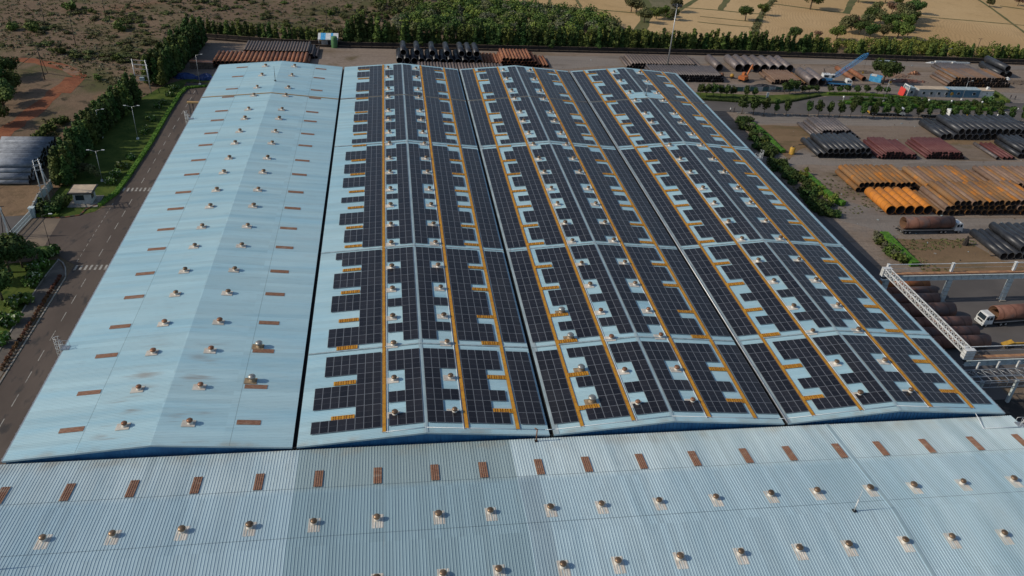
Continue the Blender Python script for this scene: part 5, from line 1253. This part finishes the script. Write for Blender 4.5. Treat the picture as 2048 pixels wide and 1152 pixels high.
# guard booth
Pb = G(149, 409)
t = thing('guard_booth', 'white guard booth with flat cream roof beside the gate plaza', 'booth', Pb, R(1))
m = MB(); m.box((2.0, 1.7, 1.45), (3.9, 3.4, 2.9), 'boothwall'); m.build('wall', t)
m = MB(); m.box((2.0, 1.7, 3.0), (5.4, 4.9, .12), 'dark'); m.build('roof_fascia', t)
m = MB(); m.box((2.0, 1.7, 3.13), (5.6, 5.1, .22), 'dark'); o = m.build('roof', t)
m = MB(); m.box((2.0, 1.7, 3.27), (5.0, 4.5, .08), 'cream'); m.build('roof_slab', o)
for (x_, y_, dx, dy) in ((1.5, -.02, 1.9, .06), (3.97, 1.4, .06, 1.6)):
    f = MB(); f.box((x_, y_, 1.75), (dx, dy, 1.3), 'dark'); fo = f.build('window', t)
    g = MB(); g.box((x_ + (.03 if dx < .1 else 0), y_ - (.03 if dy < .1 else 0), 1.75), (dx - (.2 if dx > .1 else 0), dy - (.2 if dy > .1 else 0), 1.05), 'glass'); g.build('pane', fo)
m = MB(); m.box((3.97, 2.9, 1.1), (.06, .9, 2.1), 'boothwall'); m.build('door', t)
m = MB(); m.box((2.2, 1.4, .07), (6.6, 6.2, .22), 'kerb'); m.build('plinth', t)
# guard hut and tank at the back
Ph = G(641, 93)
t = thing('guard_hut', 'small hut with blue and white striped roof in the back tree row', 'hut', Ph)
m = MB(); m.box((3.0, 2.0, 1.5), (5.2, 3.2, 3.0), 'boothwall'); m.build('wall', t)
m = MB(); m.box((1.5, .36, 1.4), (.9, .1, 2.4), 'steel'); m.build('shutter', t)
m = MB(); m.box((3.3, .36, 1.2), (1.0, .1, 2.1), 'dark'); m.build('door', t)
m = MB(); T3 = Matrix.Rotation(R(14), 3, 'X')
for i in range(8): m.box((-.3 + i * .95, 1.2, 3.6), (.96, 5.0, .08), ('tarp' if i in (1, 2, 5) else 'white'), M3=T3)
m.build('roof', t)
m = MB(); m.tube((-.4, -.9, 0), (-.4, -.9, 3.1), .06, 'steel', 6); m.build('post', t); m = MB(); m.tube((6.6, -.9, 0), (6.6, -.9, 3.1), .06, 'steel', 6); m.build('post', t)
t = thing('water_tank', 'tall green tank standing right of the striped hut', 'tank', G(669, 95))
m = MB(); m.lathe([(1.15, 0), (1.15, 4.0), (1.0, 4.2), (.1, 4.3)], (0, 0, 0), 'green', 20); m.build('shell', t)
m = MB()
for z in (.8, 1.9, 3.0): m.lathe([(1.17, z), (1.19, z + .05), (1.17, z + .1)], (0, 0, 0), 'green', 20)
m.build('hoop', t)
# blue kiosk
t = thing('kiosk', 'bright blue kiosk with white top beside the large dark tree', 'kiosk', G(1738, 162), R(-35))
m = MB(); m.box((2, 1.2, 1.1), (4.4, 2.4, 2.2), 'tarp'); m.build('wall', t)
m = MB(); m.box((1.2, 1.2, 2.3), (2.0, 2.6, .2), 'white'); m.box((3.3, 1.2, 2.3), (2.2, 2.6, .16), 'tarp'); m.build('roof', t)
# heaps
def heap(P, rx, ry, h, k, label, n=60, name='scrap_heap'):
    m = MB(); rnd = random.Random(label); N_ = 14
    m.lathe([(1, 0), (.8, .35), (.5, .75), (.2, .95), (.02, 1)], (0, 0, 0), k, N_, fin=.12, sm=False)
    m.v = [(x * rx * rnd.uniform(.85, 1.1), y_ * ry * rnd.uniform(.85, 1.1), z * h * rnd.uniform(.8, 1.15)) for x, y_, z in m.v]
    for _ in range(n):
        a = rnd.uniform(0, 6.3); r_ = rnd.uniform(0, .95); s_ = rnd.uniform(.2, .7)
        m.box((math.cos(a) * r_ * rx, math.sin(a) * r_ * ry, h * (1 - r_) * .9 + .1), (s_, s_ * rnd.uniform(.4, 1), s_ * .6), k, rz=rnd.uniform(0, 3), ry=rnd.uniform(-.6, .6))
    return tag(m.build(name, None, P), label, 'heap')
heap(G(1524, 179), 9.5, 2.4, 2.0, 'coal', 'dark rubble heap on the yard side of the far lawn', 90)
heap(G(1550, 182), 7, 1.6, 1.0, 'coal', 'lower dark rubble heap right of the big one', 40)
heap(G(1463, 180), 2.0, 1.2, .9, 'white', 'white sacks heaped left of the dark rubble', 16)
heap(G(1790, 152), 7, 2.6, 1.2, 'p_brown', 'brown scrap heap behind the large dark tree', 70)
heap(G(1808, 163), 11, 2.0, .9, 'p_oldrust', 'long rusty scrap heap behind the cabins', 90)
heap(G(1828, 149), 3, 1.2, 1.4, 'vent_rust', 'small rusty coil heap behind the cabins', 30)
heap(G(1725, 145), 5, 2, .7, 'stubble', 'loose rubble under the crane boom', 40)
heap(G(2040, 166), 10, 3, .9, 'stubble', 'brown rubble at the right edge behind the cabins', 60)
heap(G(2014, 159), 1.6, 1, .7, 'white', 'small white debris heap near the pile of three black pipes', 12)
heap(G(1863, 126), 3, .8, .5, 'white', 'white debris along the back boundary wall', 14)
for i, (x, y, L_, lb) in enumerate(((1890, 125.5, 9.5, 'long white concrete beam lying by the back boundary wall'), (1921, 127.5, 8, 'second white concrete beam lying by the back boundary wall'), (1770, 124, 8.5, 'grey concrete slab lying by the wall left of the beams'))):
    m = MB(); m.box((0, 0, .35), (L_, .9 if i < 2 else 2.0, .7 if i < 2 else .4), 'white' if i < 2 else 'cap'); m.box((0, 0, .75 if i < 2 else .45), (L_ * .96, .3, .1), 'cap'); tag(m.build('concrete_beam', None, G(x, y)), lb, 'beam')
heap(G(372, 155), 4.5, 2.2, 1.6, 'tarp_dk', 'dark blue tarpaulin heap near the far end of the left road', 24, 'tarpaulin_heap')
heap(G(412, 158), 3.8, 2.0, 1.8, 'tarp_dk', 'dark blue covered pile beside the far left corner of the bare roof', 24, 'tarpaulin_heap')
heap(G(455, 107), 3.6, 1.4, 1.0, 'steel', 'small grey scrap heap left of the grey pipes', 40)
heap(G(1930, 490), .8, .8, 2.4, 'stone', 'dark stump-like post by the near black pipes', 10, 'stump')
t = thing('storage_shed', 'low brown shed in the shade of the back left trees', 'shed', G(388, 138))
m = MB(); m.box((2.6, 1.5, 1.1), (7.4, 3.0, 2.2), 'stubble'); m.build('wall', t); m = MB(); m.box((2.6, 1.5, 2.3), (7.8, 3.4, .18), 'vent_rust', ry=R(2)); m.build('roof', t)
t = thing('netted_fence', 'green and white netting fence along the far lawn', 'fence', G(1394, 183.5))
e_ = G(1600, 183)- G(1394, 183.5); an = math.atan2(e_.y, e_.x); t.rotation_euler = (0, 0, an); n_ = 16
for i in range(n_):
    m = MB(); m.box((e_.length * (i + .5) / n_, 0, .9), (e_.length / n_ - .1, .05, 1.7), ['glassgreen', 'boothwall', 'glassgreen', 'cap'][i % 4]); m.build('net_panel', t)
m = MB()
for i in range(n_ + 1): m.box((e_.length * i / n_, -.05, 1.0), (.08, .08, 2.0), 'steel')
m.build('fence_post', t)

# ------------------------------------------------------------------ gate, poles, lamps, masts
g0, g1 = G(64, 436.5), G(20, 484); d_ = g1 - g0; Lg = d_.length
t = thing('sliding_gate', 'white slatted sliding gate across the left entrance', 'gate', g0, math.atan2(d_.y, d_.x))
m = MB()
for z in (.25, 1.0, 1.9): m.box((Lg / 2, 0, z), (Lg, .12, .12), 'gate')
m.build('frame', t)
m = MB(); n_ = int(Lg / .28)
for i in range(n_): m.box((.14 + i * .28, 0, 1.1), (.09, .05, 1.7), 'gate')
m.build('slats', t)
m = MB(); m.box((Lg / 2, .35, .05), (Lg * 1.9, .12, .06), 'dark'); m.box((Lg / 2, 2.9, .05), (Lg * 1.0, .12, .04), 'dark'); m.build('floor_rail', t)
h0 = G(112, 378)
tb = wall('entrance_wall', [g0, G(80, 404), G(104, 376)], 2.0, .25, 'gate', 'pale blue-grey boundary wall right of the white gate')
fence_pts = px((64, 435), (50, 420), (74, 398))
t = thing('gate_pier', 'pale gate pier at the right end of the white gate', 'pier', g0 + Vector((.2, .6, 0)))
m = MB(); m.box((0, 0, 1.2), (1.0, 1.0, 2.4), 'gate'); m.build('shaft', t); m = MB(); m.box((0, 0, 2.45), (1.25, 1.25, .16), 'gate'); m.build('cap', t)
def pole(P, h, label, k='wood', stays=None, arms=1, group=None):
    t = thing('power_pole', label, 'pole', P, rt.uniform(-.2, .2), group)
    m = MB(); m.tube((0, 0, 0), (0, 0, h), .16, k, 8, r2=.09); m.build('shaft', t)
    for i in range(arms):
        m = MB(); m.box((0, 0, h - .4 - i * .9), (1.9, .1, .12), 'dark')
        for x_ in (-.85, 0, .85): m.lathe([(.05, 0), (.09, .1), (.05, .25)], (x_, 0, h - .34 - i * .9), 'dark', 6)
        m.build('crossarm', t)
    if stays:
        for s_ in stays:
            m = MB(); m.tube((s_[0], s_[1], 0), (0, 0, h * .8), .10, k, 6); m.build('stay', t)
for (x, y, ty, lb, st) in ((90, 160, 88, 'wooden pole with two slanted stays beside the red track', 1), (152, 92, 32, 'dark wooden pole on the scrubland, right of the others', 0), (91, 53, 4, 'dark wooden pole on the scrubland near the left', 0), (211, 33, -8, 'dark wooden pole at the top of the scrubland', 0),
      (655, 66, 22, 'dark pole rising behind the striped hut', 0), (1481, 84, 62, 'dark leaning pole behind the tree row left in the fields', 0), (1722, 98, 66, 'dark pole behind the tree row by the tree cluster', 0), (1952, 105, 76, 'dark pole behind the tree row at the right', 0)):
    P = G(x, y); 
    stays = None
    if st: a_, b_ = G(52, 133), G(105, 146); stays = [tuple(a_ - P)[:2], tuple(b_ - P)[:2]]
    pole(P, HT(P, ty), lb, 'wood', stays)
def hframe(pts, ht, label, k='steel', extra=True):
    P0 = pts[0]; t = thing('power_structure', label, 'power structure', P0)
    for p in pts:
        m = MB(); m.tube(p - P0, p - P0 + Vector((0, 0, ht)), .13, k, 8, r2=.10); m.build('leg', t)
    for z in (ht - .3, ht - 1.6, ht * .45):
        for i in range(len(pts)):
            a, b = pts[i] - P0, pts[(i + 1) % len(pts)] - P0
            if len(pts) == 2 and i: continue
            m = MB(); c_ = (a + b) / 2; dd = b - a; m.box(c_ + Vector((0, 0, z)), (dd.length + .8, .12, .12), k, rz=math.atan2(dd.y, dd.x)); m.build('crossbeam', t)
    if extra:
        a, b = pts[0] - P0, pts[1] - P0; c_ = (a + b) / 2
        m = MB(); m.box(c_ + Vector((0, 0, ht * .45 + .5)), (1.3, .9, 1.0), 'cap'); m.build('transformer', t)
Pt = [G(276, 186), G(303, 188), G(300, 178), G(274, 176)]
hframe(Pt, HT(Pt[0], 127), 'tall grey four-legged power structure between the left hedge trees')
Pq = [G(92, 419), G(104, 417), G(100, 408), G(90, 411)]
hframe(Pq, HT(Pq[0], 328), 'tall four-legged power structure behind the white gate', extra=False)
for (a, b) in (((110, 392), 'right'), ):
    P = G(*a); m = MB(); top = Pq[2] + Vector((0, 0, HT(Pq[0], 328) * .85)); m.tube(P - Pq[2], top - Pq[2], .09, 'steel', 6); tag(m.build('stay_pole', None, Pq[2]), 'slanted grey stay beside the power structure at the gate', 'stay')
P = G(18, 474); h_ = HT(P, 414)
t = thing('power_pole', 'short white power pole with slanted dark stays at the gate', 'pole', P)
m = MB(); m.box((0, 0, h_ / 2), (.28, .28, h_), 'white'); m.build('shaft', t)
for s_ in ((32, 480), (6, 468)):
    q = G(*s_) - P; m = MB(); m.tube((q.x, q.y, 0), (0, 0, h_ * .95), .08, 'dark', 6); m.build('stay', t)
m = MB(); m.box((0, 0, h_ + .1), (1.6, .12, .12), 'dark'); m.build('crossarm', t)
def lamp(P, h, label, group, arms=2, k='steel', rz=0):
    t = thing('street_lamp', label, 'street lamp', P, rz, group)
    m = MB(); m.tube((0, 0, 0), (0, 0, h), .075, k, 8, r2=.045); m.build('pole', t)
    m = MB(); m.box((0, 0, .25), (.6, .6, .5), 'white'); m.build('base', t)
    for sx in ((-1, 1) if arms == 2 else (1,)):
        m = MB(); m.tube((0, 0, h - .1), (sx * 1.5, 0, h + .25), .04, k, 6); a = m.build('arm', t)
        m = MB(); m.box((sx * 1.75, 0, h + .28), (.7, .26, .12), 'white'); m.build('lamp_head', t)
for i, (x, y, ty, lb) in enumerate(((276, 279, 213, 'double-armed street lamp on the lawn beside the left road'), (205, 363, 302, 'double-armed street lamp just behind the guard booth'), (400, 170, 110, 'street lamp at the far end of the left road'), (204, 276, 220, 'street lamp half hidden in the left hedge'), (373, 98, 72, 'small street lamp among the trees at the back left corner'))):
    P = G(x, y); lamp(P, HT(P, ty), lb, 'street lamps beside the left road', 2 if i < 2 else 1)
for i, (x, y, ty, lb) in enumerate(((1766, 203, 160, 'tall thin street lamp left of the red portal panel'), (1923, 200, 163, 'tall thin street lamp in front of the blue cabin'), (1889, 117, 98, 'thin pole by the back wall behind the cabins'), (104, 505, 430, 'thin dark pole standing at the plaza edge'))):
    P = G(x, y); lamp(P, HT(P, ty), lb, None, 1, 'steel' if i < 3 else 'dark')
P = G(1760, 178); t = thing('sign_board', 'small yellow sign on the lamp line in front of the large dark tree', 'sign', G(1776, 178))
m = MB(); m.tube((0, 0, 0), (0, 0, 2.4), .05, 'steel', 6); m.build('post', t); m = MB(); m.box((0, 0, 2.6), (1.1, .08, .8), 'yellow'); m.build('board', t)
P = G(1901, 196); t = thing('sign_board', 'round yellow sign in front of the gap between grey and blue cabins', 'sign', P)
m = MB(); m.tube((0, 0, 0), (0, 0, 1.4), .05, 'steel', 6); m.build('post', t); m = MB(); m.tube((0, -.05, 1.6), (0, .05, 1.6), .6, 'yellow', 14); m.build('board', t)
for i, (x, y) in enumerate(((1684, 207), (1854, 213), (1899, 215), (1960, 217))):
    P = G(x, y); t = thing('globe_lamp', 'white globe lamp on the road island, %s from the left' % ORD[i], 'garden lamp', P, 0, 'white globe lamps on the island')
    m = MB(); m.tube((0, 0, 0), (0, 0, 2.2), .05, 'white', 6); m.build('post', t); m = MB(); m.lathe([(.05, 2.1), (.28, 2.2), (.36, 2.45), (.28, 2.72), (.05, 2.82)], (0, 0, 0), 'white', 12); m.build('globe', t)
P = G(1534, 196); t = thing('sign_board', 'white upright board on the lawn across the right road', 'sign', P)
m = MB(); m.box((0, 0, 1.1), (.9, .15, 1.9), 'white'); m.build('board', t); m = MB(); m.box((0, 0, .1), (1.1, .5, .2), 'kerb'); m.build('base', t)
# high mast
P = G(1333, 141.5); h_ = HT(P, 8)
t = thing('high_mast', 'very tall floodlight mast rising behind the right roof', 'light mast', P)
m = MB(); m.tube((0, 0, 0), (0, 0, h_), .30, 'steel', 12, r2=.12); m.build('mast', t)
m = MB()
for i in range(12):
    a, b = i * .5236, (i + 1) * .5236; m.tube((math.cos(a) * 1.3, math.sin(a) * 1.3, h_ - .3), (math.cos(b) * 1.3, math.sin(b) * 1.3, h_ - .3), .06, 'dark', 5)
for a in (0, 1.57, 3.14, 4.71): m.tube((0, 0, h_ - .3), (math.cos(a) * 1.3, math.sin(a) * 1.3, h_ - .3), .05, 'dark', 5)
m.build('lamp_ring', t)
for i in range(8):
    a = i * .785; m = MB(); m.box((math.cos(a) * 1.6, math.sin(a) * 1.6, h_ - .45), (.55, .55, .4), 'dark', rz=a); m.build('floodlight', t)
# ladder cages at the eaves
def ladder(x, y, z, side, label, h=2.6):
    t = thing('roof_ladder', label, 'ladder', (x, y, z), 0, 'caged ladders at the eaves')
    m = MB()
    for sy in (-.35, .35): m.tube((side * .35, sy, -9), (side * .35, sy, h * .55), .04, 'white', 6)
    for i in range(26): m.tube((side * .35, -.35, -8.8 + i * .38), (side * .35, .35, -8.8 + i * .38), .02, 'white', 5)
    m.build('ladder_rail', t)
    m = MB()
    for i in range(5):
        zz = -1.6 + i * .9
        for j in range(8):
            a, b = -1.57 + j * .3927, -1.57 + (j + 1) * .3927
            m.tube((side * (.35 + .75 * math.cos(a)), .5 * math.sin(a), zz), (side * (.35 + .75 * math.cos(b)), .5 * math.sin(b), zz), .03, 'white', 5)
    for a in (-1.2, -.6, 0, .6, 1.2): m.tube((side * (.35 + .75 * math.cos(a)), .5 * math.sin(a), -1.6), (side * (.35 + .75 * math.cos(a)), .5 * math.sin(a), 2.0), .025, 'white', 5)
    m.build('cage', t)
    m = MB(); m.box((-side * .3, 0, .1), (1.2, 1.1, .08), 'steel')
    for (sx, sy) in ((-1, -1), (-1, 1), (1, -1), (1, 1)): m.tube((-side * .3 + sx * .5, sy * .5, .1), (-side * .3 + sx * .5, sy * .5, 1.1), .03, 'white', 5)
    for sy in (-1, 1): m.tube((-side * .8, sy * .5, 1.1), (side * .2, sy * .5, 1.1), .03, 'white', 5)
    m.build('landing', t)
y1_ = G(125, 697, 0).y; ladder(-.1, y1_, 0, -1, 'caged white ladder on the left eave, nearer one')
y2_ = G(375, 238, 0).y; ladder(-.1, y2_, 0, -1, 'caged white ladder on the left eave, farther one')
y3_ = G(1524, 316, 0).y; ladder(144.1, y3_, 0, 1, 'caged white ladder on the right eave beside the dark bushes')
ladder(FXB + .2, -2.6, -.15, 1, 'caged white ladder at the right end of the foreground roof')
# service bridge at the far end of the left road
t = thing('service_bridge', 'small rusty steel landing on thin legs at the left eave', 'platform', (-3.6, 139.0, GZ))
m = MB(); m.box((1.6, 0, 11.6), (4.2, 1.0, .3), 'orange_j'); m.build('deck', t)
for sx in (0, .9):
    m = MB(); m.tube((sx, -.4, 0), (sx, -.4, 11.6), .09, 'dark', 6); m.tube((sx, .4, 0), (sx, .4, 11.6), .09, 'dark', 6); m.build('leg', t)
# wires
def wire(a, b, sag, label, grp_, n=14):
    m = MB(); pts = [a + (b - a) * i / n - Vector((0, 0, sag * 4 * (i / n) * (1 - i / n))) for i in range(n + 1)]
    for p, q in zip(pts, pts[1:]): m.tube(p - a, q - a, .025, 'dark', 4, caps=False)
    tag(m.build('power_line', None, a), label, 'power line', grp_)
A_ = G(90, 160) + Vector((0, 0, 10.5)); B_ = Pt[0] + Vector((0, 0, HT(Pt[0], 127) - .6)); C_ = Pq[0] + Vector((0, 0, HT(Pq[0], 328) - .6))
for k_ in (-.8, 0, .8): wire(A_ + Vector((k_ * .3, k_, 0)), B_ + Vector((0, k_, 0)), 1.6, 'dark power line from the stayed pole to the grey power structure', 'power lines to the grey structure')
for k_ in (-.8, .8): wire(C_ + Vector((k_, 0, 0)), Vector((-8.0 + k_, 58, -2.5)) + Vector((-36, 0, 2)), 1.0, 'dark power line leading left from the gate power structure', 'power lines at the gate')

m = MB(); rl = random.Random(11)
for _ in range(420):
    x, y = rl.uniform(1080, 2060), rl.uniform(112, 545)
    P = G(x, y)
    if P.x < 146 and P.y < 170: continue
    if P.x < 166 and P.y < 150: continue
    s_ = rl.uniform(.08, .32); m.box((P.x, P.y, GZ + s_ * .4), (s_ * rl.uniform(1, 3), s_, s_ * .7), rl.choice(['stubble', 'bark', 'dark', 'cap', 'kerb', 'stubble', 'bark']), rz=rl.uniform(0, 3))
tag(m.build('yard_litter'), 'small stones and scraps strewn over the pipe yard', 'litter', kind='stuff')

# ------------------------------------------------------------------ people
def people(lst):
    bases = {}
    for P, rz, sh, lb in lst:
        # body built as one tapered closed surface from stacked outlines, legs split, arms fused at the shoulder
        if sh not in bases:
            m = MB()
            def limb(pts, k):
                for (a, ra), (b, rb) in zip(pts, pts[1:]): m.tube(a, b, ra, k, 8, r2=rb)
            limb([((.09, 0, .92), .10), ((.10, .10, .5), .07), ((.10, .14, .07), .05)], 'trouser'); limb([((-.09, 0, .92), .10), ((-.10, -.06, .5), .07), ((-.10, -.2, .08), .05)], 'trouser')
            m.box((.10, .2, .04), (.09, .25, .08), 'dark'); m.box((-.10, -.12, .04), (.09, .25, .08), 'dark')
            m.lathe([(.15, .88), (.15, 1.0), (.17, 1.2), (.20, 1.38), (.12, 1.46), (.06, 1.5)], (0, 0, 0), sh, 12)
            limb([((.20, 0, 1.40), .065), ((.25, .02, 1.14), .05), ((.24, .14, .90), .038)], sh); limb([((-.20, 0, 1.40), .065), ((-.25, -.04, 1.14), .05), ((-.24, .04, .88), .038)], sh)
            m.lathe([(.03, .80), (.04, .86), (.035, .9)], (.24, .15, 0), 'skin', 6); m.lathe([(.03, .78), (.04, .84), (.035, .88)], (-.24, .05, 0), 'skin', 6)
            m.lathe([(.055, 1.47), (.055, 1.53), (.085, 1.57), (.098, 1.64), (.09, 1.71), (.05, 1.75)], (0, 0, 0), 'skin', 12); m.lathe([(.102, 1.65), (.10, 1.71), (.07, 1.77), (.01, 1.79)], (0, -.01, 0), 'dark', 12)
            bases[sh] = m.mesh('person')
        tag(obj('person', bases[sh], None, P, (0, 0, rz)), lb, 'person')
people([(G(1460, 224), R(60), 'shirt', 'person in a white shirt walking on the right road by the first street tree'), (G(1468, 223.5), R(80), 'shirt2', 'person in dark clothes beside the one in a white shirt'),
        (G(2020, 198), R(100), 'shirt2', 'person in dark clothes walking past the last cabin, left one'), (G(2029, 199.5), R(-80), 'shirt2', 'person in dark clothes walking past the last cabin, right one'),
        (G(2034, 224), R(20), 'shirt', 'person in a pale shirt by the road at the far right')])
